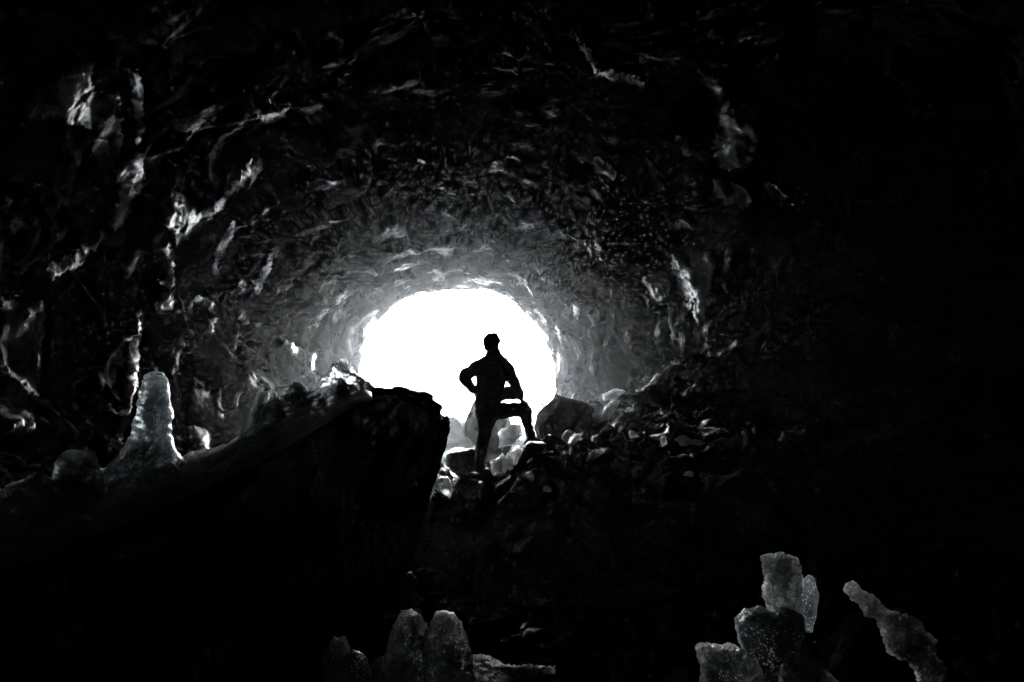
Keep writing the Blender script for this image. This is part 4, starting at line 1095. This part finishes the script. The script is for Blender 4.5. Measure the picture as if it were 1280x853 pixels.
# cut the cap's lower half away so the face shows below it
bm = bmesh.new(); bm.from_mesh(cp.data)
pt = Vector(hp(0, 0, -0.004)) - Vector(root.location); nrm = (headrot @ Vector((0, -0.30, 1))).normalized()
bmesh.ops.bisect_plane(bm, geom=bm.verts[:] + bm.edges[:] + bm.faces[:], plane_co=pt, plane_no=nrm, clear_inner=True)
ed = [e for e in bm.edges if e.is_boundary]; bmesh.ops.holes_fill(bm, edges=ed)
bm.to_mesh(cp.data); bm.free()
th = np.linspace(0, 2 * np.pi, 40)
ring = []
xa = Vector(headrot @ Vector((1, 0, 0))); ya = nrm.cross(xa)
for t in th:
    q = Vector(hp(0, -0.004, 0.006)) + xa * 0.088 * math.cos(t) + ya * 0.103 * math.sin(t); ring.append(np.array(q))
v, f = loft(ring, [(0.010, 0.016)] * len(ring), n=10, sub=1, up=tuple(nrm))
me = bpy.data.meshes.new('cap_brim'); me.from_pydata((v - np.array(root.location)).tolist(), [], f); me.materials.append(M_HAT)
me.polygons.foreach_set('use_smooth', np.ones(len(me.polygons), dtype=bool))
cb = bpy.data.objects.new('cap_brim', me); COL.objects.link(cb); cb.parent = cp

# ------------------------------------------------------------------ haze
def air(name, loc, size, dens, g):
    bm = bmesh.new(); bmesh.ops.create_cube(bm, size=1.0)
    me = bpy.data.meshes.new(name); bm.to_mesh(me); bm.free()
    hz = bpy.data.objects.new(name, me); COL.objects.link(hz)
    hz.location = loc; hz.scale = size
    m = bpy.data.materials.new(name + '_air'); m.use_nodes = True; nt = m.node_tree
    nt.nodes.remove(nt.nodes['Principled BSDF'])
    vp = nt.nodes.new('ShaderNodeVolumePrincipled'); vp.inputs['Color'].default_value = (0.88, 0.95, 1.0, 1)
    vp.inputs['Density'].default_value = dens; vp.inputs['Anisotropy'].default_value = g
    nt.links.new(vp.outputs[0], nt.nodes['Material Output'].inputs['Volume'])
    me.materials.append(m); tag(hz, kind='stuff')
air('haze', (0, 26, 9.0), (72, 76, 26), 0.0005, 0.7)
air('mist', (0, 36, 6.0), (60, 53, 18), 0.0042, 0.8)     # breath of fog hanging in and beyond the mouth

# ------------------------------------------------------------------ sky, sun, camera
EL, ROT = math.radians(38), math.radians(8)
w = bpy.data.worlds.new('World'); scene.world = w; w.use_nodes = True
N, L = w.node_tree.nodes, w.node_tree.links
bg = N['Background']
sk = N.new('ShaderNodeTexSky'); sk.sky_type = 'NISHITA'; sk.sun_disc = False; sk.sun_elevation = EL; sk.sun_rotation = ROT
sk.dust_density = 4.0; sk.air_density = 1.0
hs = N.new('ShaderNodeHueSaturation'); hs.inputs['Saturation'].default_value = 0.25
L.new(sk.outputs[0], hs.inputs['Color']); L.new(hs.outputs[0], bg.inputs['Color'])
bg.inputs['Strength'].default_value = 0.15
sl = bpy.data.lights.new('sun', 'SUN'); sl.energy = 1.2; sl.angle = math.radians(12); sl.color = (1, 0.98, 0.95)
so = bpy.data.objects.new('sun', sl); COL.objects.link(so)
dvec = Vector((math.sin(ROT) * math.cos(EL), math.cos(ROT) * math.cos(EL), math.sin(EL)))
so.rotation_euler = dvec.to_track_quat('Z', 'Y').to_euler(); so.location = dvec * 60
# sampling portal in the mouth: gives off nothing, only tells Cycles where the sky shows
pl = bpy.data.lights.new('mouth_portal', 'AREA'); pl.shape = 'RECTANGLE'; pl.size = 6.6; pl.size_y = 5.8; pl.cycles.is_portal = True
po = bpy.data.objects.new('mouth_portal', pl); COL.objects.link(po); po.location = (-1.7, 20.6, 0.7)
po.rotation_euler = (math.radians(-90), 0, 0)

cam = bpy.data.cameras.new('camera'); cam.lens = 24; cam.sensor_width = 36; cam.clip_end = 500; cam.clip_start = 0.05
co = bpy.data.objects.new('camera', cam); COL.objects.link(co)
co.rotation_euler = (math.radians(90) + PITCH, 0, 0)
scene.camera = co

scene.view_settings.view_transform = 'Standard'; scene.view_settings.look = 'None'
scene.view_settings.exposure = 5.2; scene.view_settings.gamma = 1
scene.render.film_transparent = False
cy = scene.cycles
cy.use_denoising = True
cy.max_bounces = 8; cy.diffuse_bounces = 4; cy.glossy_bounces = 3; cy.volume_bounces = 2; cy.transmission_bounces = 6
cy.sample_clamp_indirect = 0.5
cy.volume_max_steps = 64
